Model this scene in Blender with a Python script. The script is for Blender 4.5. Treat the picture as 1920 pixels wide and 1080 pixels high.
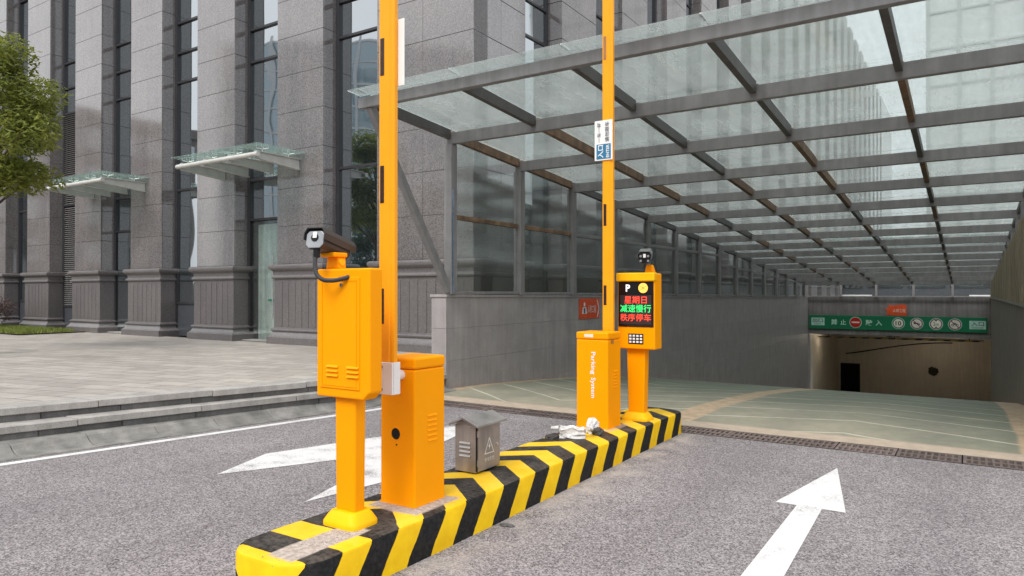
import bpy, bmesh, math, random
from mathutils import Vector, Matrix, Euler
R = math.radians
random.seed(7)
scene = bpy.context.scene
for o in list(bpy.data.objects):
    bpy.data.objects.remove(o)
COL = scene.collection

# ------------------------------------------------------------------ camera
cam = bpy.data.cameras.new('camera')
cam.sensor_width = 36.0
cam.lens = 36.0 * 1320.0 / 1920.0
cam.clip_start = 0.05
cam.clip_end = 2000.0
camo = bpy.data.objects.new('camera', cam)
COL.objects.link(camo)
camo.location = (0, 0, 1.6)
camo.rotation_euler = (R(90.35), 0, R(33.0))
scene.camera = camo

# ------------------------------------------------------------------ sky, sun, exposure
SUN_EL, SUN_AZ = 52.0, 178.0          # azimuth measured clockwise from +Y
world = bpy.data.worlds.new('World')
scene.world = world
world.use_nodes = True
wn, wl = world.node_tree.nodes, world.node_tree.links
wn.clear()
sky = wn.new('ShaderNodeTexSky')
sky.sky_type = 'NISHITA'
sky.sun_disc = False
sky.sun_elevation = R(SUN_EL)
sky.sun_rotation = R(SUN_AZ)
sky.air_density = 1.0
sky.dust_density = 5.0
sky.ozone_density = 1.0
hs = wn.new('ShaderNodeHueSaturation')
hs.inputs['Saturation'].default_value = 0.22
wl.new(sky.outputs[0], hs.inputs['Color'])
mixs = wn.new('ShaderNodeMix')          # even cloud cover over the clear sky
mixs.data_type = 'RGBA'
mixs.inputs[0].default_value = 0.7
wl.new(hs.outputs[0], mixs.inputs[6])
mixs.inputs[7].default_value = (8.6, 8.8, 9.1, 1)
bg = wn.new('ShaderNodeBackground')
bg.inputs['Strength'].default_value = 0.12
wl.new(mixs.outputs[2], bg.inputs['Color'])
wo = wn.new('ShaderNodeOutputWorld')
wl.new(bg.outputs[0], wo.inputs['Surface'])

sun = bpy.data.lights.new('sun', 'SUN')
sun.energy = 1.3
sun.angle = R(25)
sun.color = (1.0, 0.96, 0.9)
suno = bpy.data.objects.new('sun', sun)
COL.objects.link(suno)
_a, _e = R(SUN_AZ), R(SUN_EL)
sd = Vector((math.sin(_a) * math.cos(_e), math.cos(_a) * math.cos(_e), math.sin(_e)))
suno.rotation_euler = sd.to_track_quat('Z', 'Y').to_euler()
suno.location = sd * 60

vs = scene.view_settings
vs.view_transform = 'Standard'
vs.look = 'None'
vs.exposure = 0.72
vs.gamma = 1.0
vs.use_curve_mapping = False
scene.render.engine = 'CYCLES'
scene.cycles.use_denoising = True
scene.cycles.max_bounces = 10
scene.cycles.transparent_max_bounces = 24
scene.cycles.caustics_reflective = False
scene.cycles.caustics_refractive = False

# ------------------------------------------------------------------ helpers
def tag(o, label=None, cat=None, group=None, kind=None):
    if label: o['label'] = label
    if cat: o['category'] = cat
    if group: o['group'] = group
    if kind: o['kind'] = kind
    return o

def empty(name, loc=(0, 0, 0), rz=0.0, label=None, cat=None, group=None, kind=None, parent=None):
    o = bpy.data.objects.new(name, None)
    o.empty_display_size = 0.2
    COL.objects.link(o)
    o.location = loc
    o.rotation_euler = (0, 0, rz)
    if parent: o.parent = parent
    return tag(o, label, cat, group, kind)

def link(name, me, m=None, parent=None, loc=None, rot=None):
    o = bpy.data.objects.new(name, me)
    COL.objects.link(o)
    if m is not None and len(me.materials) == 0:
        me.materials.append(m)
    if parent: o.parent = parent
    if loc is not None: o.location = loc
    if rot is not None: o.rotation_euler = rot
    return o

def obj(name, bm, m, parent=None, loc=None, rot=None, smooth=False, bevel=0.0, seg=2):
    if bevel > 0:
        bmesh.ops.remove_doubles(bm, verts=bm.verts, dist=1e-5)
        es = [e for e in bm.edges if len(e.link_faces) == 2 and e.calc_face_angle(0) > R(25)]
        bmesh.ops.bevel(bm, geom=es, offset=bevel, segments=seg, profile=0.5, affect='EDGES', clamp_overlap=True)
    bmesh.ops.recalc_face_normals(bm, faces=bm.faces)
    me = bpy.data.meshes.new(name)
    bm.to_mesh(me)
    bm.free()
    if smooth:
        me.polygons.foreach_set('use_smooth', [True] * len(me.polygons))
        if smooth != 'all':
            try: me.set_sharp_from_angle(angle=R(35))
            except Exception: pass
    return link(name, me, m, parent, loc, rot)

def BM(): return bmesh.new()

def box(bm, x0, x1, y0, y1, z0, z1):
    v = [bm.verts.new(p) for p in ((x0, y0, z0), (x1, y0, z0), (x1, y1, z0), (x0, y1, z0),
                                   (x0, y0, z1), (x1, y0, z1), (x1, y1, z1), (x0, y1, z1))]
    for f in ((3, 2, 1, 0), (4, 5, 6, 7), (0, 1, 5, 4), (1, 2, 6, 5), (2, 3, 7, 6), (3, 0, 4, 7)):
        bm.faces.new([v[i] for i in f])
    return bm

def bx(x0, x1, y0, y1, z0, z1): return box(BM(), x0, x1, y0, y1, z0, z1)

def hexa(bm, b, t):
    """eight corner solid: bottom loop of 4 points, top loop of 4 points"""
    v = [bm.verts.new(p) for p in list(b) + list(t)]
    for f in ((3, 2, 1, 0), (4, 5, 6, 7), (0, 1, 5, 4), (1, 2, 6, 5), (2, 3, 7, 6), (3, 0, 4, 7)):
        bm.faces.new([v[i] for i in f])
    return bm

def prism(bm, pts, axis, a, b):
    """polygon of 2-D points swept along an axis from a to b"""
    def P(p, t):
        return {'x': (t, p[0], p[1]), 'y': (p[0], t, p[1]), 'z': (p[0], p[1], t)}[axis]
    A = [bm.verts.new(P(p, a)) for p in pts]
    B = [bm.verts.new(P(p, b)) for p in pts]
    n = len(pts)
    bm.faces.new(A[::-1]); bm.faces.new(B)
    for i in range(n):
        bm.faces.new((A[i], A[(i + 1) % n], B[(i + 1) % n], B[i]))
    return bm

def tube(bm, pts, r, n=8, caps=True):
    pts = [Vector(p) for p in pts]
    rs = r if isinstance(r, (list, tuple)) else [r] * len(pts)
    rings = []
    up = None
    for i, p in enumerate(pts):
        d = (pts[min(i + 1, len(pts) - 1)] - pts[max(i - 1, 0)]).normalized()
        if up is None:
            up = Vector((0, 0, 1)) if abs(d.z) < 0.9 else Vector((1, 0, 0))
        s = d.cross(up).normalized()
        up = s.cross(d).normalized()
        rings.append([bm.verts.new(p + (s * math.cos(2 * math.pi * k / n) + up * math.sin(2 * math.pi * k / n)) * rs[i]) for k in range(n)])
    for i in range(len(rings) - 1):
        for k in range(n):
            bm.faces.new((rings[i][k], rings[i][(k + 1) % n], rings[i + 1][(k + 1) % n], rings[i + 1][k]))
    if caps:
        bm.faces.new(rings[0][::-1]); bm.faces.new(rings[-1])
    return bm

def disc(bm, c, r, axis='y', n=28, r_in=0.0, t=0.0):
    """flat disc or ring of thickness t along axis"""
    def P(a, rr, s):
        u, w = math.cos(a) * rr, math.sin(a) * rr
        o = {'y': (u, s, w), 'x': (s, u, w), 'z': (u, w, s)}[axis]
        return (c[0] + o[0], c[1] + o[1], c[2] + o[2])
    A = [bm.verts.new(P(2 * math.pi * k / n, r, 0)) for k in range(n)]
    if r_in > 0:
        B = [bm.verts.new(P(2 * math.pi * k / n, r_in, 0)) for k in range(n)]
        for k in range(n):
            bm.faces.new((A[k], A[(k + 1) % n], B[(k + 1) % n], B[k]))
    else:
        bm.faces.new(A)
    if t:
        C_ = [bm.verts.new(P(2 * math.pi * k / n, r, t)) for k in range(n)]
        for k in range(n):
            bm.faces.new((A[k], A[(k + 1) % n], C_[(k + 1) % n], C_[k]))
        if r_in <= 0: bm.faces.new(C_)
    return bm

def rect_profile(bm, x0, x1, y0, y1, prof):
    """rectangular footprint grown by off at height z for every (off, z)"""
    loops = []
    for off, z in prof:
        loops.append([bm.verts.new(p) for p in ((x0 - off, y0 - off, z), (x1 + off, y0 - off, z), (x1 + off, y1 + off, z), (x0 - off, y1 + off, z))])
    for a, b in zip(loops, loops[1:]):
        for i in range(4):
            bm.faces.new((a[i], a[(i + 1) % 4], b[(i + 1) % 4], b[i]))
    bm.faces.new(loops[0][::-1]); bm.faces.new(loops[-1])
    return bm

_bc = {}
def block(name, size, loc, m, parent=None, bev=0.006):
    """box shared between all pieces of the same size and material"""
    key = (tuple(round(s, 4) for s in size), m.name, bev)
    if key not in _bc:
        bm = bx(-size[0] / 2, size[0] / 2, -size[1] / 2, size[1] / 2, -size[2] / 2, size[2] / 2)
        if bev:
            bmesh.ops.bevel(bm, geom=list(bm.edges), offset=min(bev, min(size) * 0.3), segments=1, profile=0.5, affect='EDGES')
        bmesh.ops.recalc_face_normals(bm, faces=bm.faces)
        me = bpy.data.meshes.new(name)
        bm.to_mesh(me); bm.free()
        me.materials.append(m)
        _bc[key] = me
    return link(name, _bc[key], None, parent, loc)

def blk(name, x0, x1, y0, y1, z0, z1, m, parent=None, bev=0.006):
    return block(name, (x1 - x0, y1 - y0, z1 - z0), ((x0 + x1) / 2, (y0 + y1) / 2, (z0 + z1) / 2), m, parent, bev)

def text(s, h, m, parent, origin, xdir, ydir, name='lettering', bold=0.0, width=None, depth=0.0015, align='CENTER'):
    """text of capital height about h whose baseline runs along xdir, up along ydir, centred on origin"""
    cu = bpy.data.curves.new('txt', 'FONT')
    cu.body = s
    cu.size = h
    cu.offset = bold * h
    cu.align_x = 'LEFT'
    cu.resolution_u = 2
    to = bpy.data.objects.new('txt', cu)
    COL.objects.link(to)
    dg = bpy.context.evaluated_depsgraph_get()
    dg.update()
    me = bpy.data.meshes.new_from_object(to.evaluated_get(dg))
    bpy.data.objects.remove(to)
    bpy.data.curves.remove(cu)
    if not len(me.vertices):
        return None
    xs = [v.co.x for v in me.vertices]; ys = [v.co.y for v in me.vertices]
    x0, x1, y0, y1 = min(xs), max(xs), min(ys), max(ys)
    k = 1.0
    if width: k = width / max(x1 - x0, 1e-6)
    ky = h / max(y1 - y0, 1e-6)
    X, Y = Vector(xdir).normalized(), Vector(ydir).normalized()
    N = X.cross(Y)
    O = Vector(origin) + N * depth
    if not width: k = ky
    for v in me.vertices:
        v.co = O + X * ((v.co.x - (x0 + x1) / 2) * k) + Y * ((v.co.y - (y0 + y1) / 2) * ky)
    me.materials.clear()
    me.name = name
    return link(name, me, m, parent)

# ------------------------------------------------------------------ materials
def nodes(name):
    m = bpy.data.materials.new(name)
    m.use_nodes = True
    nt = m.node_tree
    nt.nodes.clear()
    out = nt.nodes.new('ShaderNodeOutputMaterial')
    b = nt.nodes.new('ShaderNodeBsdfPrincipled')
    nt.links.new(b.outputs[0], out.inputs[0])
    return m, nt, b, out

class NT:
    """short-hands for wiring nodes"""
    def __init__(s, nt): s.nt = nt
    def new(s, t, **kw):
        n = s.nt.nodes.new(t)
        for k, v in kw.items(): setattr(n, k, v)
        return n
    def set(s, sock, v):
        if hasattr(v, 'is_output') or isinstance(v, bpy.types.NodeSocket): s.nt.links.new(v, sock)
        else: sock.default_value = v
    def math(s, op, a, b=None, c=None, clamp=False):
        n = s.new('ShaderNodeMath', operation=op); n.use_clamp = clamp
        s.set(n.inputs[0], a)
        if b is not None: s.set(n.inputs[1], b)
        if c is not None: s.set(n.inputs[2], c)
        return n.outputs[0]
    def mix(s, f, a, b, blend='MIX'):
        n = s.new('ShaderNodeMix', data_type='RGBA', blend_type=blend)
        s.set(n.inputs[0], f)
        for i, v in ((6, a), (7, b)):
            s.set(n.inputs[i], (*v, 1) if isinstance(v, tuple) and len(v) == 3 else v)
        return n.outputs[2]
    def pos(s):
        return s.new('ShaderNodeNewGeometry').outputs['Position']
    def map(s, v, scale=(1, 1, 1), rot=(0, 0, 0), loc=(0, 0, 0)):
        n = s.new('ShaderNodeMapping')
        s.set(n.inputs['Vector'], v)
        n.inputs['Scale'].default_value = scale; n.inputs['Rotation'].default_value = rot; n.inputs['Location'].default_value = loc
        return n.outputs[0]
    def noise(s, v, scale, detail=3, rough=0.55):
        n = s.new('ShaderNodeTexNoise')
        s.set(n.inputs['Vector'], v)
        n.inputs['Scale'].default_value = scale; n.inputs['Detail'].default_value = detail; n.inputs['Roughness'].default_value = rough
        return n.outputs[0]
    def ramp(s, f, lo, hi, a=0.0, b=1.0):
        n = s.new('ShaderNodeMapRange'); n.clamp = True
        s.set(n.inputs[0], f)
        n.inputs[1].default_value = lo; n.inputs[2].default_value = hi; n.inputs[3].default_value = a; n.inputs[4].default_value = b
        return n.outputs[0]
    def xyz(s, v):
        n = s.new('ShaderNodeSeparateXYZ'); s.set(n.inputs[0], v)
        return n.outputs
    def bump(s, hgt, strength=0.3, dist=0.01):
        n = s.new('ShaderNodeBump')
        n.inputs['Strength'].default_value = strength; n.inputs['Distance'].default_value = dist
        s.set(n.inputs['Height'], hgt)
        return n.outputs[0]

def simple(name, base, rough=0.5, metal=0.0, var=0.12, vs_=6.0, grain=0.0, gs=150.0, bump=0.0, bs=80.0, rand=0.0, spec=0.5, coat=0.0, streak=0.0, emis=None, es=1.0):
    m, nt, b, out = nodes(name)
    q = NT(nt)
    p = q.pos()
    f = q.noise(p, vs_, 4)
    col = q.mix(q.ramp(f, 0.3, 0.7), tuple(c * (1 - var) for c in base), tuple(min(1, c * (1 + var)) for c in base))
    if grain:
        g = q.noise(p, gs, 2, 0.7)
        col = q.mix(1.0, col, q.mix(q.ramp(g, 0.3, 0.7), (1 - grain,) * 3, (1 + grain,) * 3), 'MULTIPLY')
    if streak:
        st = q.noise(q.map(p, (9, 9, 0.55)), 1.0, 4, 0.6)
        col = q.mix(1.0, col, q.mix(q.ramp(st, 0.38, 0.66), (1 - streak,) * 3, (1.0 + streak * 0.4,) * 3), 'MULTIPLY')
    if rand:
        oi = q.new('ShaderNodeObjectInfo')
        rr = q.ramp(oi.outputs['Random'], 0, 1, 1 - rand, 1 + rand)
        cb = q.new('ShaderNodeCombineColor'); 
        for i in range(3): q.set(cb.inputs[i], rr)
        col = q.mix(1.0, col, cb.outputs[0], 'MULTIPLY')
    q.set(b.inputs['Base Color'], col)
    q.set(b.inputs['Roughness'], q.ramp(f, 0.2, 0.8, max(0.02, rough * 0.85), min(1, rough * 1.15)))
    b.inputs['Metallic'].default_value = metal
    b.inputs['Specular IOR Level'].default_value = spec
    if coat: b.inputs['Coat Weight'].default_value = coat; b.inputs['Coat Roughness'].default_value = 0.12
    if bump: q.set(b.inputs['Normal'], q.bump(q.noise(p, bs, 3), bump, 0.004))
    if emis:
        b.inputs['Emission Color'].default_value = (*emis, 1); b.inputs['Emission Strength'].default_value = es
    return m

M = {}
# asphalt: pale worn chippings
def asphalt():
    m, nt, b, out = nodes('asphalt'); q = NT(nt); p = q.pos()
    v = q.new('ShaderNodeTexVoronoi'); q.set(v.inputs['Vector'], p); v.inputs['Scale'].default_value = 105.0
    n = q.noise(p, 130.0, 2, 0.7)
    sp = q.xyz(v.outputs['Color'])
    s = q.math('ADD', q.math('MULTIPLY', sp[0], 0.55), q.math('MULTIPLY', n, 0.6))
    col = q.mix(q.ramp(s, 0.25, 0.95), (0.048, 0.043, 0.045), (0.435, 0.405, 0.408))
    big = q.noise(p, 0.7, 5, 0.6)
    col = q.mix(1.0, col, q.mix(q.ramp(big, 0.3, 0.7), (0.84, 0.83, 0.84), (1.1, 1.09, 1.09)), 'MULTIPLY')
    mid = q.noise(p, 9.0, 3, 0.6)
    col = q.mix(1.0, col, q.mix(q.ramp(mid, 0.35, 0.65), (0.93, 0.93, 0.93), (1.05, 1.05, 1.05)), 'MULTIPLY')
    x, y, z = q.xyz(p)
    wp = q.math('ABSOLUTE', q.math('SUBTRACT', q.math('ABSOLUTE', q.math('SUBTRACT', q.math('ABSOLUTE', q.math('ADD', x, 3.05)), 2.05)), 0.8))
    col = q.mix(1.0, col, q.mix(q.math('MULTIPLY', q.ramp(wp, 0.4, 0.05), q.ramp(big, 0.3, 0.7, 0.3, 1.0)), (1.0, 1.0, 1.0), (0.86, 0.85, 0.86)), 'MULTIPLY')
    oil = q.ramp(q.noise(p, 1.6, 5, 0.7), 0.66, 0.74)
    col = q.mix(1.0, col, q.mix(oil, (1.0, 1.0, 1.0), (0.72, 0.71, 0.71)), 'MULTIPLY')
    # dusty spill of cement by the island foot
    x, y, z = q.xyz(p)
    d = q.math('SUBTRACT', 1.0, q.math('MULTIPLY', q.math('ABSOLUTE', q.math('ADD', x, 2.62)), 3.2), clamp=True)
    dn = q.math('MULTIPLY', d, q.ramp(q.noise(p, 3.2, 4), 0.42, 0.66))
    yy = q.math('MULTIPLY', q.ramp(y, 2.2, 2.6), q.ramp(y, 8.0, 7.4))
    col = q.mix(q.math('MULTIPLY', q.math('MULTIPLY', dn, yy), 0.75), col, (0.45, 0.40, 0.36))
    q.set(b.inputs['Base Color'], col)
    b.inputs['Roughness'].default_value = 0.85
    b.inputs['Specular IOR Level'].default_value = 0.3
    q.set(b.inputs['Normal'], q.bump(s, 0.55, 0.006))
    return m
M['asphalt'] = asphalt()
def road_paint(name, base, wear):
    m, nt, b, out = nodes(name); q = NT(nt); p = q.pos()
    g = q.noise(p, 95.0, 3, 0.7)
    big = q.noise(p, 3.0, 4, 0.6)
    w = q.ramp(q.math('ADD', q.math('MULTIPLY', g, 0.55), q.math('MULTIPLY', big, 0.55)), wear, wear + 0.12)
    col = q.mix(w, base, (0.2, 0.19, 0.19))
    col = q.mix(q.ramp(q.noise(p, 14, 4), 0.4, 0.75, 0, 0.25), col, (0.45, 0.43, 0.42))
    q.set(b.inputs['Base Color'], col)
    b.inputs['Roughness'].default_value = 0.7
    q.set(b.inputs['Normal'], q.bump(g, 0.4, 0.004))
    return m
M['white_paint'] = road_paint('white_paint', (0.64, 0.63, 0.63), 0.57)
M['white_paint_fresh'] = road_paint('white_paint_fresh', (0.64, 0.635, 0.63), 0.60)

def plaza_mat():
    m, nt, b, out = nodes('plaza_paving'); q = NT(nt); p = q.pos()
    br = q.new('ShaderNodeTexBrick')
    q.set(br.inputs['Vector'], q.map(p, rot=(0, 0, R(-12))))
    br.offset = 0.5
    br.inputs['Scale'].default_value = 1.0
    br.inputs['Brick Width'].default_value = 0.6
    br.inputs['Row Height'].default_value = 0.3
    br.inputs['Mortar Size'].default_value = 0.009
    br.inputs['Mortar Smooth'].default_value = 0.2
    br.inputs['Bias'].default_value = 0.0
    br.inputs['Color1'].default_value = (0.345, 0.32, 0.295, 1)
    br.inputs['Color2'].default_value = (0.445, 0.418, 0.388, 1)
    br.inputs['Mortar'].default_value = (0.16, 0.15, 0.145, 1)
    big = q.noise(p, 0.55, 5, 0.6)
    col = q.mix(1.0, br.outputs[0], q.mix(q.ramp(big, 0.3, 0.7), (0.82, 0.81, 0.80), (1.12, 1.1, 1.07)), 'MULTIPLY')
    st = q.noise(p, 6.0, 4, 0.65)
    col = q.mix(1.0, col, q.mix(q.ramp(st, 0.35, 0.7), (0.86, 0.86, 0.86), (1.05, 1.05, 1.05)), 'MULTIPLY')
    q.set(b.inputs['Base Color'], col)
    b.inputs['Roughness'].default_value = 0.6
    q.set(b.inputs['Normal'], q.bump(q.math('ADD', br.outputs['Fac'], q.math('MULTIPLY', st, -0.2)), -0.35, 0.004))
    return m
M['plaza'] = plaza_mat()
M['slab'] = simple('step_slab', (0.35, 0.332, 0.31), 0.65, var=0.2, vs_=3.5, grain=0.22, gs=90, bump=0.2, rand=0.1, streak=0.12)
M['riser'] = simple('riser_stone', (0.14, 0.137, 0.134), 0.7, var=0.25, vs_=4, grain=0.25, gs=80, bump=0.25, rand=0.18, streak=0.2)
M['kerb'] = simple('kerb_concrete', (0.175, 0.17, 0.158), 0.8, var=0.35, vs_=5, grain=0.2, gs=110, bump=0.4, bs=60, rand=0.1)
M['soil'] = simple('soil', (0.07, 0.055, 0.04), 0.95, var=0.3, vs_=9)

def granite(name, base, rough, rand=0.1):
    m, nt, b, out = nodes(name); q = NT(nt); p = q.pos()
    v = q.new('ShaderNodeTexVoronoi'); q.set(v.inputs['Vector'], p); v.inputs['Scale'].default_value = 60.0
    sp = q.math('ADD', q.math('MULTIPLY', q.xyz(v.outputs['Color'])[1], 0.5), q.math('MULTIPLY', q.noise(p, 90, 2, 0.7), 0.5))
    col = q.mix(q.ramp(sp, 0.2, 0.8), tuple(c * 0.6 for c in base), tuple(c * 1.45 for c in base))
    big = q.noise(p, 0.9, 5, 0.6)
    col = q.mix(1.0, col, q.mix(q.ramp(big, 0.3, 0.7), (0.85, 0.85, 0.86), (1.12, 1.1, 1.1)), 'MULTIPLY')
    st = q.noise(q.map(p, (7, 7, 0.5)), 1.0, 4, 0.62)
    stf = q.ramp(st, 0.36, 0.7)
    col = q.mix(1.0, col, q.mix(stf, (0.93, 0.93, 0.93), (1.06, 1.055, 1.05)), 'MULTIPLY')
    oi = q.new('ShaderNodeObjectInfo')
    rr = q.ramp(oi.outputs['Random'], 0, 1, 1 - rand, 1 + rand)
    cb = q.new('ShaderNodeCombineColor')
    for i in range(3): q.set(cb.inputs[i], rr)
    col = q.mix(1.0, col, cb.outputs[0], 'MULTIPLY')
    q.set(b.inputs['Base Color'], col)
    q.set(b.inputs['Roughness'], q.ramp(stf, 0, 1, rough + 0.01, rough + 0.05))
    b.inputs['Specular IOR Level'].default_value = 1.0
    b.inputs['IOR'].default_value = 1.6
    return m
M['granite'] = granite('polished_granite', (0.172, 0.160, 0.158), 0.05, 0.045)
M['granite_matt'] = granite('honed_granite', (0.115, 0.104, 0.103), 0.38, 0.05)
M['joint'] = simple('joint_core', (0.03, 0.028, 0.028), 0.9)
M['wall_joint'] = simple('wall_joint', (0.17, 0.16, 0.16), 0.9)
M['frame'] = simple('window_frame', (0.045, 0.045, 0.05), 0.35, metal=0.3)
M['spandrel'] = simple('spandrel', (0.055, 0.06, 0.07), 0.4)
M['louvre'] = simple('louvre', (0.20, 0.19, 0.185), 0.5, metal=0.2)
M['dark'] = simple('dark_void', (0.012, 0.012, 0.013), 0.8, spec=0.1)
M['curtain'] = simple('curtain', (0.62, 0.70, 0.66), 0.9, streak=0.25)

def mirror_glass(name, tint, refl, wav=0.05):
    m, nt, b, out = nodes(name); q = NT(nt); p = q.pos()
    b.inputs['Base Color'].default_value = (*tint, 1)
    b.inputs['Roughness'].default_value = 0.05
    b.inputs['Specular IOR Level'].default_value = 0.6
    g = q.new('ShaderNodeBsdfGlossy'); g.inputs['Roughness'].default_value = 0.015
    g.inputs['Color'].default_value = (0.86, 0.92, 0.95, 1)
    nrm = q.bump(q.noise(q.map(p, (0.7, 0.7, 0.5)), 1.0, 1), wav, 0.2)
    q.set(g.inputs['Normal'], nrm)
    lw = q.new('ShaderNodeLayerWeight'); lw.inputs[0].default_value = 0.35
    f = q.ramp(lw.outputs['Fresnel'], 0, 1, refl, 0.95)
    mx = q.new('ShaderNodeMixShader')
    q.set(mx.inputs[0], f)
    nt.links.new(b.outputs[0], mx.inputs[1]); nt.links.new(g.outputs[0], mx.inputs[2])
    nt.links.new(mx.outputs[0], out.inputs[0])
    return m
M['window'] = mirror_glass('window_glass', (0.012, 0.017, 0.02), 0.35)
M['tower_glass'] = mirror_glass('tower_glass', (0.10, 0.19, 0.24), 0.25, 0.02)

def clear_glass(name, tint, refl=0.06, dirt=0.12, dcol=(0.55, 0.6, 0.57), streaky=True, rmax=0.5, gr=0.03):
    m, nt, b, out = nodes(name); q = NT(nt); p = q.pos()
    nt.nodes.remove(b)
    t = q.new('ShaderNodeBsdfTransparent'); t.inputs[0].default_value = (*tint, 1)
    g = q.new('ShaderNodeBsdfGlossy'); g.inputs['Roughness'].default_value = gr; g.inputs['Color'].default_value = (0.95, 1, 0.98, 1)
    d = q.new('ShaderNodeBsdfDiffuse'); d.inputs[0].default_value = (*dcol, 1)
    tr = q.new('ShaderNodeBsdfTranslucent'); tr.inputs[0].default_value = (*dcol, 1)
    md = q.new('ShaderNodeMixShader'); md.inputs[0].default_value = 0.6
    nt.links.new(d.outputs[0], md.inputs[1]); nt.links.new(tr.outputs[0], md.inputs[2])
    n = q.noise(q.map(p, (5, 0.8, 5) if streaky else (2, 2, 2)), 1.0, 4, 0.65)
    n2 = q.noise(p, 0.9, 4, 0.6)
    f = q.math('MULTIPLY', q.ramp(q.math('ADD', q.math('MULTIPLY', n, 0.5), q.math('MULTIPLY', n2, 0.5)), 0.3, 0.7, 0.35, 1.6), dirt, clamp=True)
    m1 = q.new('ShaderNodeMixShader'); q.set(m1.inputs[0], f)
    nt.links.new(t.outputs[0], m1.inputs[1]); nt.links.new(md.outputs[0], m1.inputs[2])
    lw = q.new('ShaderNodeLayerWeight'); lw.inputs[0].default_value = 0.3
    m2 = q.new('ShaderNodeMixShader'); q.set(m2.inputs[0], q.ramp(lw.outputs['Fresnel'], 0, 1, refl * 0.6, rmax))
    nt.links.new(m1.outputs[0], m2.inputs[1]); nt.links.new(g.outputs[0], m2.inputs[2])
    nt.links.new(m2.outputs[0], out.inputs[0])
    return m
M['roof_glass'] = clear_glass('roof_glass', (0.925, 0.958, 0.953), 0.02, 0.28, (0.74, 0.79, 0.78))
M['side_glass'] = clear_glass('side_glass', (0.87, 0.89, 0.885), 0.01, 0.045, (0.5, 0.52, 0.51), rmax=0.3, gr=0.13)
M['canopy_glass'] = clear_glass('canopy_glass', (0.84, 0.93, 0.91), 0.04, 0.16, (0.66, 0.78, 0.74), False)

M['steel'] = simple('grey_painted_steel', (0.225, 0.22, 0.22), 0.45, var=0.12, vs_=5, streak=0.15, rand=0.06)
M['steel_dark'] = simple('dark_brown_steel', (0.085, 0.078, 0.074), 0.5, var=0.2, vs_=6, streak=0.2)
M['rust'] = simple('rust_stained_steel', (0.20, 0.125, 0.075), 0.7, var=0.35, vs_=7, grain=0.3, gs=60, streak=0.3, rand=0.15)
M['alu'] = simple('aluminium', (0.62, 0.62, 0.62), 0.35, metal=0.7)
M['bracket'] = simple('bracket_paint', (0.52, 0.52, 0.49), 0.45, var=0.1)
M['wallstone'] = simple('ramp_wall_stone', (0.335, 0.31, 0.307), 0.55, var=0.12, vs_=2.5, grain=0.18, gs=120, bump=0.15, bs=120, streak=0.12, rand=0.03)
M['plaster'] = simple('ramp_wall_plaster', (0.27, 0.24, 0.20), 0.75, var=0.15, vs_=2, grain=0.12, gs=90, streak=0.22)
M['cladding'] = simple('ribbed_cladding', (0.36, 0.30, 0.21), 0.65, var=0.2, vs_=2, streak=0.25, rand=0.12)
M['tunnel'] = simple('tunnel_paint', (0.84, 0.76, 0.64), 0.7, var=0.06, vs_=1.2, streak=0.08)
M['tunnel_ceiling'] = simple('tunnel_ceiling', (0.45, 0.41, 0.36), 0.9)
M['lamp_glow'] = simple('lamp_glow', (0.8, 0.8, 0.75), 0.5, emis=(1.0, 0.86, 0.66), es=30.0)
M['tunnel_floor'] = simple('tunnel_floor', (0.16, 0.16, 0.155), 0.5)

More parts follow.
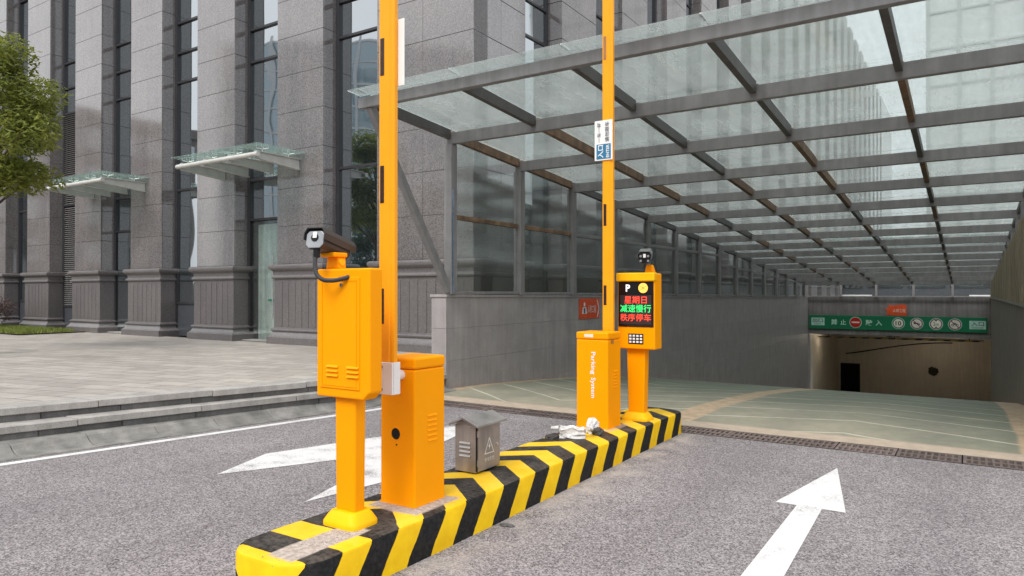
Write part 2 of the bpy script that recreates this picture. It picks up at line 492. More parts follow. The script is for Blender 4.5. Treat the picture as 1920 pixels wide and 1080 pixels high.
def ramp_mat():
    m, nt, b, out = nodes('ramp_paint'); q = NT(nt); p = q.pos()
    x, y, z = q.xyz(p)
    wob = q.math('MULTIPLY', q.math('SUBTRACT', q.noise(q.map(p, (1, 1, 0)), 0.9, 2), 0.5), 0.10)
    # herring-bone joints: right lane points away, left lane points towards the road
    right = q.math('MULTIPLY', q.math('ABSOLUTE', q.math('ADD', x, 1.2)), 0.42)
    left = q.math('MULTIPLY', q.math('ABSOLUTE', q.math('ADD', x, 5.1)), -0.72)
    is_left = q.math('LESS_THAN', x, -3.05)
    mixn = q.new('ShaderNodeMix', data_type='FLOAT')
    q.set(mixn.inputs[0], is_left); q.set(mixn.inputs[2], q.math('ADD', right, -0.27)); q.set(mixn.inputs[3], q.math('ADD', left, -0.66))
    ph = q.math('ADD', q.math('ADD', y, mixn.outputs[0]), q.math('MULTIPLY', wob, 0.6))
    fr = q.math('ABSOLUTE', q.math('SUBTRACT', q.math('FRACT', ph), 0.5))
    line = q.ramp(fr, 0.034, 0.026)
    n1 = q.noise(p, 1.1, 5, 0.6); n2 = q.noise(p, 7.0, 4, 0.6)
    green = q.mix(q.ramp(n1, 0.3, 0.7), (0.10, 0.127, 0.094), (0.175, 0.19, 0.142))
    # dust trodden in near the mouth wears the green to grey
    wear = q.math('MULTIPLY', q.math('MULTIPLY', q.ramp(y, 14.0, 9.0), q.ramp(n1, 0.25, 0.65, 0.45, 1.0)), q.ramp(x, 0.5, -1.0, 0.35, 1.0))
    green = q.mix(q.math('MULTIPLY', wear, 0.85), green, (0.335, 0.30, 0.228))
    cream = q.mix(q.ramp(n2, 0.3, 0.7), (0.46, 0.46, 0.36), (0.56, 0.53, 0.42))
    col = q.mix(q.math('MULTIPLY', line, 0.8), green, cream)
    col = q.mix(q.math('MULTIPLY', q.ramp(q.math('ABSOLUTE', q.math('ADD', q.math('SUBTRACT', q.math('FRACT', ph), 0.5), -0.055)), 0.016, 0.008), q.ramp(n2, 0.35, 0.6, 0.0, 0.55)), col, (0.11, 0.105, 0.085))
    # tyre film along the wheel paths
    wp = q.math('ABSOLUTE', q.math('SUBTRACT', q.math('ABSOLUTE', q.math('SUBTRACT', q.math('ABSOLUTE', q.math('ADD', x, 3.1)), 2.0)), 0.78))
    col = q.mix(q.math('MULTIPLY', q.ramp(wp, 0.32, 0.05), q.ramp(n1, 0.3, 0.7, 0.08, 0.35)), col, (0.15, 0.145, 0.125))
    wx = q.math('ADD', x, wob)
    band = q.ramp(q.math('ABSOLUTE', q.math('ADD', wx, 3.08)), 0.2, 0.16)
    edge_r = q.ramp(wx, 0.42, 0.46)
    edge_l = q.ramp(wx, -7.0, -7.06)
    front = q.ramp(q.math('ADD', y, wob), 8.62, 8.55)
    tan = q.math('MAXIMUM', q.math('MAXIMUM', band, edge_r), q.math('MAXIMUM', edge_l, front))
    tanc = q.mix(q.ramp(n2, 0.3, 0.7), (0.36, 0.265, 0.17), (0.46, 0.35, 0.24))
    tanc = q.mix(q.math('MULTIPLY', front, 0.7), tanc, (0.44, 0.37, 0.30))
    col = q.mix(tan, col, tanc)
    col = q.mix(1.0, col, q.mix(q.ramp(n2, 0.35, 0.7), (0.88, 0.88, 0.88), (1.06, 1.06, 1.06)), 'MULTIPLY')
    q.set(b.inputs['Base Color'], col)
    b.inputs['Roughness'].default_value = 0.6
    q.set(b.inputs['Normal'], q.bump(q.math('ADD', n2, line), 0.2, 0.006))
    return m
M['ramp'] = ramp_mat()

def hazard():
    """black and yellow chevrons, worn, with bare concrete showing near the end"""
    m, nt, b, out = nodes('hazard_paint'); q = NT(nt); p = q.pos()
    x, y, z = q.xyz(p)
    dx = q.math('ABSOLUTE', q.math('ADD', x, 3.055))
    top = q.math('GREATER_THAN', z, 0.236)
    ytop = q.math('ADD', y, q.math('MULTIPLY', q.math('MULTIPLY', q.math('SUBTRACT', 0.305, dx), -0.85), q.ramp(y, 2.85, 3.15)))
    yside = q.math('ADD', y, q.math('MULTIPLY', q.math('SUBTRACT', 0.24, z), 0.67))
    mixn = q.new('ShaderNodeMix', data_type='FLOAT')
    q.set(mixn.inputs[0], top); q.set(mixn.inputs[2], yside); q.set(mixn.inputs[3], ytop)
    wob = q.math('MULTIPLY', q.math('SUBTRACT', q.noise(p, 9, 3), 0.5), 0.018)
    ph = q.math('FRACT', q.math('DIVIDE', q.math('ADD', q.math('ADD', mixn.outputs[0], -3.70), wob), 0.4325))
    yel = q.ramp(ph, 0.492, 0.508)
    g = q.noise(p, 38, 4, 0.65); g2 = q.noise(p, 6, 4, 0.6)
    yc = q.mix(q.ramp(g2, 0.3, 0.7), (0.76, 0.44, 0.004), (0.9, 0.58, 0.006))
    bc = q.mix(q.ramp(g, 0.4, 0.75), (0.007, 0.007, 0.007), (0.028, 0.026, 0.024))
    col = q.mix(yel, bc, yc)
    # dust lies on the upper side, chips along the arris
    dust = q.math('MULTIPLY', top, q.ramp(q.math('ADD', q.math('MULTIPLY', g, 0.5), q.math('MULTIPLY', g2, 0.5)), 0.42, 0.68, 0.02, 0.24))
    col = q.mix(dust, col, (0.36, 0.31, 0.26))
    chip = q.ramp(q.math('ADD', q.math('MULTIPLY', q.noise(p, 26, 4, 0.7), 0.7), q.math('MULTIPLY', g2, 0.3)), 0.66, 0.69)
    col = q.mix(q.math('MULTIPLY', chip, 0.85), col, (0.38, 0.34, 0.30))
    # bare strip of mortar at the near end and round the cabinet feet
    u = q.math('ADD', q.math('ADD', q.math('MULTIPLY', y, 1.0), -2.66), q.math('MULTIPLY', wob, 3.0))
    patch = q.math('MULTIPLY', q.ramp(q.math('ABSOLUTE', u), 0.3, 0.27), q.ramp(q.math('ABSOLUTE', q.math('ADD', q.math('ADD', x, 2.965), q.math('MULTIPLY', wob, 2.0))), 0.105, 0.09))
    p2 = q.math('MULTIPLY', q.ramp(q.math('ABSOLUTE', q.math('ADD', q.math('ADD', y, -3.50), q.math('MULTIPLY', wob, 4.0))), 0.24, 0.21), q.ramp(q.math('ABSOLUTE', q.math('ADD', x, 3.03)), 0.22, 0.19))
    p3 = q.math('MULTIPLY', q.ramp(q.math('ABSOLUTE', q.math('ADD', q.math('ADD', y, -6.5), q.math('MULTIPLY', wob, 4.0))), 0.24, 0.21), q.ramp(q.math('ABSOLUTE', q.math('ADD', x, 3.15)), 0.24, 0.2))
    pt = q.math('MULTIPLY', top, q.math('MAXIMUM', patch, q.math('MAXIMUM', p2, q.math('MULTIPLY', p3, 0.6))))
    col = q.mix(pt, col, q.mix(q.ramp(g, 0.35, 0.7), (0.30, 0.25, 0.215), (0.52, 0.46, 0.41)))
    q.set(b.inputs['Base Color'], col)
    b.inputs['Roughness'].default_value = 0.6
    b.inputs['Specular IOR Level'].default_value = 0.22
    q.set(b.inputs['Normal'], q.bump(q.math('ADD', g, g2), 0.25, 0.008))
    return m
M['hazard'] = hazard()

OR = (0.98, 0.345, 0.0008)
M['orange'] = simple('orange_powder_coat', OR, 0.42, var=0.03, vs_=2.0, bump=0.04, bs=300, spec=0.1)
M['orange_yellow'] = simple('yellow_base_paint', (0.92, 0.47, 0.004), 0.5, var=0.05, vs_=9, spec=0.15)
M['arm'] = simple('arm_orange', (0.93, 0.365, 0.008), 0.4, var=0.03, spec=0.25)
M['black'] = simple('black_plastic', (0.010, 0.010, 0.010), 0.5, spec=0.2)
M['black_tape'] = simple('dark_reflector', (0.03, 0.015, 0.012), 0.3, var=0.3, vs_=30)
M['brown_tape'] = simple('faded_reflector', (0.36, 0.16, 0.05), 0.35)
M['white'] = simple('white_enamel', (0.8, 0.79, 0.77), 0.4, var=0.04)
M['sticker'] = simple('paper_sticker', (0.75, 0.72, 0.66), 0.6)
M['cam_dark'] = simple('camera_hood', (0.035, 0.033, 0.033), 0.5, metal=0.0)
M['cam_grey'] = simple('camera_face', (0.30, 0.315, 0.33), 0.35, metal=0.3)
M['cam_hood_grey'] = simple('camera_hood_grey', (0.12, 0.125, 0.125), 0.4)
M['cable'] = simple('black_cable', (0.025, 0.025, 0.027), 0.45)
M['stainless'] = simple('stainless', (0.36, 0.315, 0.29), 0.45, metal=0.6, var=0.2, vs_=5, streak=0.25)
M['stainless_lid'] = simple('stainless_lid', (0.33, 0.315, 0.30), 0.42, metal=0.6, var=0.22, vs_=6)
M['etched'] = simple('etched_mark', (0.70, 0.68, 0.66), 0.6, metal=0.1)
M['iron'] = simple('cast_iron', (0.14, 0.108, 0.097), 0.7, metal=0.15, var=0.3, vs_=10, grain=0.3, gs=70, rand=0.2)
M['screen'] = simple('display_screen', (0.008, 0.007, 0.008), 0.18, spec=0.6)
M['led_grid'] = simple('led_matrix', (0.03, 0.018, 0.018), 0.5)
M['led_red'] = simple('led_red', (0.5, 0.02, 0.01), 0.5, emis=(1.0, 0.07, 0.035), es=1.1)
M['led_green'] = simple('led_green', (0.02, 0.4, 0.08), 0.5, emis=(0.03, 1.0, 0.22), es=0.9)
M['led_amber'] = simple('led_amber', (0.6, 0.25, 0.02), 0.5, emis=(1.0, 0.42, 0.08), es=1.1)
M['led_white'] = simple('led_white', (0.8, 0.8, 0.8), 0.5, emis=(1, 1, 1), es=0.35)
M['sign_green'] = simple('sign_green', (0.006, 0.17, 0.075), 0.4, var=0.06)
M['sign_pale'] = simple('sign_pale_green', (0.45, 0.72, 0.62), 0.45)
M['sign_text'] = simple('sign_pale_text', (0.55, 0.85, 0.72), 0.45)
M['sign_cream'] = simple('sign_cream', (0.78, 0.78, 0.66), 0.45)
M['sign_red'] = simple('sign_red', (0.55, 0.02, 0.015), 0.45)
M['sign_orange'] = simple('sign_orange', (0.68, 0.085, 0.022), 0.45, var=0.15)
M['sign_blue'] = simple('sign_blue', (0.02, 0.16, 0.30), 0.4)
M['ink'] = simple('dark_ink', (0.02, 0.02, 0.025), 0.5)
M['ink_grey'] = simple('grey_ink', (0.09, 0.10, 0.12), 0.5)
M['plum'] = simple('plum_ink', (0.25, 0.05, 0.12), 0.5)
M['paper'] = simple('crumpled_paper', (0.58, 0.57, 0.56), 0.7, var=0.3, vs_=22)
M['litter_dark'] = simple('dark_litter', (0.05, 0.045, 0.04), 0.7)
M['film'] = simple('blue_film', (0.25, 0.30, 0.40), 0.35, var=0.25, vs_=14, streak=0.5)
M['bark'] = simple('bark', (0.10, 0.075, 0.055), 0.9, var=0.3, vs_=12, bump=0.5, bs=25)
M['tower_frame'] = simple('tower_frame', (0.62, 0.64, 0.65), 0.5)
M['tower_pale'] = simple('tower_pale', (0.64, 0.66, 0.66), 0.6, var=0.05)
M['tower_line'] = simple('tower_line', (0.42, 0.45, 0.45), 0.6)

def leaf_mat(name, a, b_, trans=0.35):
    m, nt, b, out = nodes(name); q = NT(nt); p = q.pos()
    n = q.noise(p, 2.2, 3); n2 = q.noise(p, 17, 2)
    f = q.math('ADD', q.math('MULTIPLY', n, 0.5), q.math('MULTIPLY', n2, 0.5))
    col = q.mix(q.ramp(f, 0.32, 0.68), a, b_)
    q.set(b.inputs['Base Color'], col)
    b.inputs['Roughness'].default_value = 0.45
    t = q.new('ShaderNodeBsdfTranslucent')
    q.set(t.inputs[0], q.mix(0.5, col, tuple(min(1, c * 1.8) for c in b_)))
    mx = q.new('ShaderNodeMixShader'); mx.inputs[0].default_value = trans
    nt.links.new(b.outputs[0], mx.inputs[1]); nt.links.new(t.outputs[0], mx.inputs[2])
    nt.links.new(mx.outputs[0], out.inputs[0])
    return m
M['leaf'] = leaf_mat('tree_leaf', (0.075, 0.105, 0.018), (0.26, 0.285, 0.055), 0.4)
M['leaf_dark'] = leaf_mat('dark_leaf', (0.03, 0.05, 0.018), (0.07, 0.11, 0.03))
M['leaf_plum'] = leaf_mat('plum_leaf', (0.045, 0.022, 0.022), (0.10, 0.05, 0.045))
M['grass'] = leaf_mat('grass_blade', (0.12, 0.17, 0.03), (0.24, 0.27, 0.06), 0.25)

# ------------------------------------------------------------------ ground, plaza, ramp
XL, XR = -7.23, 0.97          # ramp between the two walls
Y0 = 8.22                      # ramp starts behind the drain
PZ = 0.40                      # plaza height
def zr(y):
    pts = ((8.2, 0.0), (9.3, 0.0), (10.6, -0.05), (13.7, -0.26), (17.84, -0.69), (21.5, -1.17), (27.8, -2.02), (40.2, -3.75), (60, -6.5))
    # smooth spline through the levels
    for i in range(len(pts) - 1):
        if y <= pts[i + 1][0]:
            def sl(k):
                a, b = pts[max(k - 1, 0)], pts[min(k + 1, len(pts) - 1)]
                return (b[1] - a[1]) / (b[0] - a[0])
            (ya, za), (yb, zb) = pts[i], pts[i + 1]
            h = yb - ya; t = (y - ya) / h
            return (2*t**3-3*t**2+1)*za + (t**3-2*t**2+t)*h*sl(i) + (-2*t**3+3*t**2)*zb + (t**3-t**2)*h*sl(i+1)
    return pts[-1][1]

bm = BM()
G = 600.0
def quad(bm, x0, x1, y0, y1, z=0.0):
    bm.faces.new([bm.verts.new(p) for p in ((x0, y0, z), (x1, y0, z), (x1, y1, z), (x0, y1, z))])
quad(bm, -G, G, -G, 7.80)
quad(bm, -G, -7.30, 7.80, Y0); quad(bm, 1.05, G, 7.80, Y0)
quad(bm, -G, XL - 0.15, Y0, 62); quad(bm, XR + 0.15, G, Y0, 62)
quad(bm, -G, G, 62, G)
tag(obj('road', bm, M['asphalt']), kind='structure')
road = bpy.data.objects['road']

bm = BM()
ys = [Y0 + i * (40.2 - Y0) / 120 for i in range(121)]
prev = None
for y in ys:
    cur = [bm.verts.new((x, y, zr(y))) for x in (XL - 0.1, XR + 0.1)]
    if prev: bm.faces.new((prev[0], prev[1], cur[1], cur[0]))
    prev = cur
tag(obj('ramp', bm, M['ramp'], smooth='all'), kind='structure')

# drain: channel with lift-out grates
ch = obj('drain_channel', bx(-7.30, 1.05, 7.80, 7.815, -0.25, 0.002), M['dark'])
tag(ch, kind='structure')
obj('channel_side', bx(-7.30, 1.05, 8.205, 8.22, -0.25, 0.002), M['dark'], ch)
obj('channel_bed', bx(-7.30, 1.05, 7.78, 8.24, -0.30, -0.25), M['dark'], ch)
def grate_mesh(L=0.54, W=0.385, n=9):
    bm = BM()
    # frame with two rows of slots: bars between them
    x0, x1, y0, y1 = -L / 2, L / 2, -W / 2, W / 2
    b = 0.038
    box(bm, x0, x1, y0, y0 + b, -0.03, 0)
    box(bm, x0, x1, y1 - b, y1, -0.03, 0)
    box(bm, x0, x1, -0.022, 0.022, -0.03, 0)
    pitch = (L - 0.03) / n
    for i in range(n + 1):
        cx = x0 + 0.015 + i * pitch
        wbar = 0.020 if 0 < i < n else 0.03
        for ya, yb in ((y0 + b, -0.022), (0.022, y1 - b)):
            box(bm, max(x0, cx - wbar / 2), min(x1, cx + wbar / 2), ya, yb, -0.03, -0.001)
    return bm
gm = None
for i in range(15):
    x = -6.96 + 0.552 * i
    loc = (x, 8.01, 0.004 + random.uniform(-0.002, 0.002))
    if gm is None:
        g = obj('grate', grate_mesh(), M['iron'], ch, loc); gm = g.data
    else:
        g = link('grate', gm, None, ch, loc)
    g.rotation_euler = (random.uniform(-0.006, 0.006), 0, random.uniform(-0.006, 0.006))

# road markings, 4 mm sheets
def sheet(name, polys, m, parent, z):
    bm = BM()
    for poly in polys:
        bm.faces.new([bm.verts.new((x, y, z)) for x, y in poly])
    bmesh.ops.triangulate(bm, faces=[f for f in bm.faces if len(f.verts) > 4])
    return obj(name, bm, m, parent)
sheet('straight_arrow', [[(-1.01, 6.98), (-1.245, 5.60), (-1.09, 5.60), (-1.08, 2.6), (-0.84, 2.6), (-0.915, 5.60), (-0.755, 5.60)]], M['white_paint_fresh'], road, 0.004)
sheet('forked_arrow', [[(-5.54, 3.77), (-5.84, 4.52), (-5.62, 5.25), (-5.22, 6.62), (-4.92, 6.75), (-4.62, 5.55), (-4.12, 4.55), (-4.25, 3.64), (-4.55, 4.55), (-5.05, 4.75)]], M['white_paint'], road, 0.004)
def edge_x(y): return -7.53 + 0.18 * (min(y, 7.3) - 2.88)
yy = [-8 + 0.5 * i for i in range(32)]
sheet('edge_line', [[(edge_x(a) - 0.055, a), (edge_x(a) + 0.055, a), (edge_x(b) + 0.055, b), (edge_x(b) - 0.055, b)] for a, b in zip(yy, yy[1:]) if b <= 7.6], M['white_paint_fresh'], road, 0.004)

# plaza with two steps and a dished kerb
YE = 9.12
def lin(a, s, y): return a + s * (min(y, 7.0) - 3.15)
gut = lambda y: lin(-7.63, 0.165, y)
krb = lambda y: lin(-7.90, 0.205, y)
st1 = lambda y: lin(-8.11, 0.24, y)
st2 = lambda y: lin(-8.38, 0.285, y)
def strip_piece(name, f, prof, ya, yb, m, parent, gap=0.006, bevel=0.006):
    """profile [(offset from f, z)] swept from ya to yb along the line f(y); kinks are followed"""
    ysx = [ya + gap / 2] + ([7.0] if ya < 7.0 < yb else []) + [yb - gap / 2]
    bm = BM()
    loops = [[bm.verts.new((f(y) + o, y, z)) for o, z in prof] for y in ysx]
    n = len(prof)
    for a, b in zip(loops, loops[1:]):
        for i in range(n):
            bm.faces.new((a[i], a[(i + 1) % n], b[(i + 1) % n], b[i]))
    bm.faces.new(loops[0][::-1]); bm.faces.new(loops[-1])
    return obj(name, bm, m, parent, bevel=bevel, seg=1)
bm = BM()
pl = [-12.0, 0.0, 7.0, 10.95]
for a, b in zip(pl, pl[1:]):
    bm.faces.new([bm.verts.new(p) for p in ((-90, a, PZ), (st2(a) - 0.34, a, PZ), (st2(b) - 0.34, b, PZ), (-90, b, PZ))])
plaza = tag(obj('plaza', bm, M['plaza']), kind='structure')
def run(name, f, prof, L, m, off=0.0):
    y = -4.0 + off
    while y < YE - 0.05:
        l = L * random.uniform(0.96, 1.04)
        dz = random.uniform(-0.004, 0.004)
        dx = random.uniform(-0.004, 0.004)
        strip_piece(name, f, [(o + dx, z + dz) for o, z in prof], y, min(y + l, YE), m, plaza)
        y += l
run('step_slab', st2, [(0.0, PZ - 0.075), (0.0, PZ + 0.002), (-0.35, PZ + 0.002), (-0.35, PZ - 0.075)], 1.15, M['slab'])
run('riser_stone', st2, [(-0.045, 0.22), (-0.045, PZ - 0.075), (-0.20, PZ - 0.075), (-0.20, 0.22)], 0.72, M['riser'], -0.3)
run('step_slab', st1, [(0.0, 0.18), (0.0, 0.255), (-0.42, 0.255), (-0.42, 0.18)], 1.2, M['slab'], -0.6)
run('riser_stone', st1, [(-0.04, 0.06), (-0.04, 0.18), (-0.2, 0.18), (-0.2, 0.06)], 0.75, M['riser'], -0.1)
run('kerb_stone', gut, [(0.0, -0.1), (0.0, 0.012), (-0.10, 0.018), (-0.16, 0.035), (-0.21, 0.065), (-0.245, 0.10), (-0.29, 0.112), (-0.52, 0.112), (-0.52, -0.1)], 0.66, M['kerb'], -0.2)

# lawn strip at the foot of the far pillars
bm = BM()
quad(bm, -60, -22.2, 8.95, 10.9, PZ + 0.03)
tag(obj('planting_bed', bm, M['soil']), kind='structure')
bm = BM()
rg = random.Random(3)
for i in range(15000):
    x = -22.2 - 9.5 * rg.random() ** 1.0; y = 8.98 + 1.5 * rg.random()
    if x > -22.45 and rg.random() < 0.5: continue
    h = rg.uniform(0.05, 0.15); a = rg.uniform(0, 6.28); w = 0.014
    lx, ly = rg.uniform(-0.05, 0.05), rg.uniform(-0.05, 0.05)
    z = PZ + 0.03
    bm.faces.new([bm.verts.new(p) for p in ((x - w * math.cos(a), y - w * math.sin(a), z), (x + w * math.cos(a), y + w * math.sin(a), z), (x + lx, y + ly, z + h))])
tag(obj('grass', bm, M['grass']), 'short yellowish grass strip in front of the far left pillars', 'grass', kind='stuff')

# ------------------------------------------------------------------ office building
bld = empty('office_building', (-12, 12, 0), 0, 'tall granite office building with pillars and narrow dark windows', 'building')
def child(o): return o
FY, WY = 10.90, 11.34          # pillar face, window plane
HT = 23.0
PT = 14.6                      # slabs are laid one by one up to here
def atb(o):
    o.parent = bld
    o.matrix_parent_inverse = Matrix.Translation(bld.location).inverted()
    return o
core = BM()
box(core, -60, -8.6, WY + 0.12, 96, 0, HT)
atb(obj('building_core', core, M['joint']))
COURSE = 0.88
ZB = 2.26
PED = [(0.17, PZ - 0.05), (0.17, PZ + 0.15), (0.155, PZ + 0.16), (0.10, PZ + 0.215), (0.075, PZ + 0.27), (0.07, PZ + 0.285), (0.095, PZ + 0.295), (0.105, PZ + 0.325), (0.095, PZ + 0.355), (0.06, PZ + 0.365),
       (0.045, PZ + 0.38), (0.045, PZ + 1.50), (0.06, PZ + 1.515), (0.085, PZ + 1.525), (0.095, PZ + 1.555), (0.085, PZ + 1.585), (0.055, PZ + 1.595), (0.05, PZ + 1.61), (0.06, PZ + 1.68), (0.09, PZ + 1.71), (0.125, PZ + 1.735), (0.145, PZ + 1.76), (0.15, PZ + 1.80), (0.135, PZ + 1.84), (0.10, PZ + 1.855), (0.0, PZ + 1.86)]
flute_me = None
def flute():
    bm = BM()
    pts = []
    w, h, r = 0.034, 1.0, 0.034
    for k in range(7): pts.append((r * math.cos(math.pi * k / 6), h / 2 + r * math.sin(math.pi * k / 6)))
    for k in range(7): pts.append((-r * math.cos(math.pi * k / 6), -h / 2 - r * math.sin(math.pi * k / 6)))
    prism(bm, pts, 'y', -0.012, 0.0)
    return bm
def add_flutes(x0, x1, y, parent, n):
    global flute_me
    for k in range(n):
        x = x0 + (k + 0.5) * (x1 - x0) / n
        if flute_me is None:
            o = obj('flute', flute(), M['granite_matt'], None, bevel=0.008); flute_me = o.data
        else:
            o = link('flute', flute_me)
        o.location = (x, y, PZ + 0.93)
        atb_to(o, parent)
def atb_to(o, parent):
    o.parent = parent
    o.matrix_parent_inverse = Matrix.Translation(Vector(parent.location)).inverted() @ (Matrix.Identity(4))
    # parents here are children of the building holding world-space meshes
    o.matrix_parent_inverse = Matrix.Identity(4)
    return o
def stone_col(x0, x1, right_only=False):
    pm = BM()
    rect_profile(pm, x0, x1, FY, WY + 0.1, PED)
    ped = atb(obj('pillar_base', pm, M['granite_matt'], smooth=True))
    add_flutes(x0 + 0.1, x1 - 0.1, FY - 0.044, ped, max(5, int((x1 - x0) / 0.25)))
    c = BM(); box(c, x0 + 0.03, x1 - 0.03, FY + 0.03, WY + 0.15, ZB, PT)
    col = atb(obj('pillar', c, M['joint']))
    z = ZB + 0.004
    k = 0
    while z < PT - 0.3:
        h = COURSE
        nsplit = 1 if x1 - x0 < 1.8 else 2
        for s in range(nsplit):
            a = x0 + (x1 - x0) * s / nsplit + (0.003 if s else 0)
            b = x0 + (x1 - x0) * (s + 1) / nsplit - (0.003 if s < nsplit - 1 else 0)
            o = blk('stone_panel', a, b, FY, FY + 0.03, z, z + h - 0.006, M['granite'], None, 0.004)
            atb_to(o, col)
        for xx in ((x1 - 0.03, x1),) if right_only else ((x1 - 0.03, x1), (x0, x0 + 0.03)):
            o = blk('stone_panel', xx[0], xx[1], FY + 0.033, WY + 0.05, z, z + h - 0.006, M['granite'], None, 0.004)
            atb_to(o, col)
        z += h; k += 1
    atb(obj('pillar_shaft', bx(x0, x1, FY, WY + 0.05, z, HT), M['granite']))
    return col
PX = [-12.13 - 3.18 * k for k in range(8)]          # right arris of each pillar
for xr in PX: stone_col(xr - 1.55, xr)
stone_col(-10.48, -7.97)
# glazed bays between the pillars; bay k lies right of pillar k
TR = [1.30, 4.42, 7.40, 8.22, 9.05, 11.8, 12.6, 13.45, 16.2, 17.0, 17.9, 20.6, 21.4, 22.9]
def bay(x0, x1, kind):
    y = WY
    fr = BM()
    box(fr, x0, x0 + 0.10, y - 0.06, y + 0.05, PZ, HT)
    box(fr, x1 - 0.10, x1, y - 0.06, y + 0.05, PZ, HT)
    wf = atb(obj('bay_frame', fr, M['frame']))
    zs = list(TR)
    if kind == 'door': zs = [3.42, 4.42] + zs[2:]
    if kind == 'louvre': zs = [1.15, 4.42, 7.40] + zs[3:]
    for z in zs[(0 if kind != 'door' else 0):-1]:
        atb_to(blk('transom', x0 + 0.10, x1 - 0.10, y - 0.055, y + 0.045, z - 0.03, z + 0.03, M['frame'], None, 0.004), wf)
    for za, zb in zip(zs, zs[1:]):
        if kind == 'louvre' and za < 7.0: continue
        o = blk('pane', x0 + 0.10, x1 - 0.10, y, y + 0.02, za + 0.03, zb - 0.03, M['window'], None, 0)
        o.rotation_euler = (random.uniform(-0.004, 0.004), 0, random.uniform(-0.006, 0.006))
        atb_to(o, wf)
    if kind in ('window', 'louvre'):
        atb_to(blk('spandrel', x0 + 0.10, x1 - 0.10, y - 0.03, y + 0.03, PZ, zs[0] - 0.03, M['spandrel'], None, 0.004), wf)
    if kind == 'louvre':
        for za, zb in ((1.18, 4.39), (4.45, 7.37)):
            lb = BM(); z = za + 0.03
            while z < zb - 0.02:
                hexa(lb, ((x0 + 0.1, y - 0.05, z - 0.02), (x1 - 0.1, y - 0.05, z - 0.02), (x1 - 0.1, y + 0.03, z + 0.03), (x0 + 0.1, y + 0.03, z + 0.03)),
                     ((x0 + 0.1, y - 0.05, z - 0.012), (x1 - 0.1, y - 0.05, z - 0.012), (x1 - 0.1, y + 0.03, z + 0.038), (x0 + 0.1, y + 0.03, z + 0.038)))
                z += 0.065
            lo = obj('louvre_slats', lb, M['louvre']); lo['kind'] = 'stuff'
            atb_to(lo, wf)
    if kind == 'door':
        return wf
bays = []
kinds = ['window', 'door_light', 'window', 'door_dark', 'louvre', 'window', 'window', 'window']
for k, xr in enumerate(PX):
    bays.append((xr, xr + 1.63, kinds[k]))
for x0, x1, kd in bays:
    bay(x0, x1, 'door' if kd.startswith('door') else kd)
    if kd == 'door_light':
        y = WY
        d = atb(blk('glass_door', x0 + 0.14, x1 - 0.14, y - 0.01, y + 0.005, PZ + 0.03, 3.38, M['side_glass'], None, 0.002))
        rel = d.location
        cu = BM()
        n = 40
        pts = [(x0 + 0.3 + (x1 - x0 - 0.45) * i / n, y + 0.05 + 0.02 * math.sin(i * 1.9) + 0.008 * math.sin(i * 0.7)) for i in range(n + 1)]
        for a, b in zip(pts, pts[1:]):
            cu.faces.new([cu.verts.new(p) for p in ((*a, PZ), (*b, PZ), (*b, 3.3), (*a, 3.3))])
        bmesh.ops.remove_doubles(cu, verts=cu.verts, dist=1e-4)
        atb(obj('curtain', cu, M['curtain'], smooth='all'))
        for dx in (-0.13, 0.06):
            hb = BM(); xx = (x0 + x1) / 2 + 0.32 + dx
            tube(hb, [(xx, y - 0.07, PZ + 0.55), (xx, y - 0.07, PZ + 2.1)], 0.016, 8)
            tube(hb, [(xx, y - 0.07, PZ + 0.7), (xx, y, PZ + 0.7)], 0.010, 6)
            tube(hb, [(xx, y - 0.07, PZ + 1.95), (xx, y, PZ + 1.95)], 0.010, 6)
            atb(obj('door_handle', hb, M['alu'], smooth=True))
        atb(obj('warning_tape', bx(x0 + 0.75, x0 + 1.0, y - 0.014, y - 0.0105, PZ + 0.98, PZ + 1.03), simple('green_tape', (0.02, 0.16, 0.09), 0.5)))
    if kd == 'door_dark':
        y = WY
        atb(blk('door', x0 + 0.14, x1 - 0.14, y - 0.02, y + 0.01, PZ + 0.02, 3.38, M['window'], None, 0.004))
        hb = BM(); xx = x1 - 0.62
        tube(hb, [(xx, y - 0.08, PZ + 0.45), (xx, y - 0.08, PZ + 1.95)], 0.018, 8)
        tube(hb, [(xx, y - 0.08, PZ + 0.6), (xx, y - 0.02, PZ + 0.6)], 0.010, 6)
        tube(hb, [(xx, y - 0.08, PZ + 1.8), (xx, y - 0.02, PZ + 1.8)], 0.010, 6)
        atb(obj('door_handle', hb, M['alu'], smooth=True))
    if kd in ('door_light', 'door_dark'):
        atb(blk('door_sill', x0, x1, FY + 0.1, WY, PZ + 0.002, PZ + 0.03, M['slab'], None, 0.005))

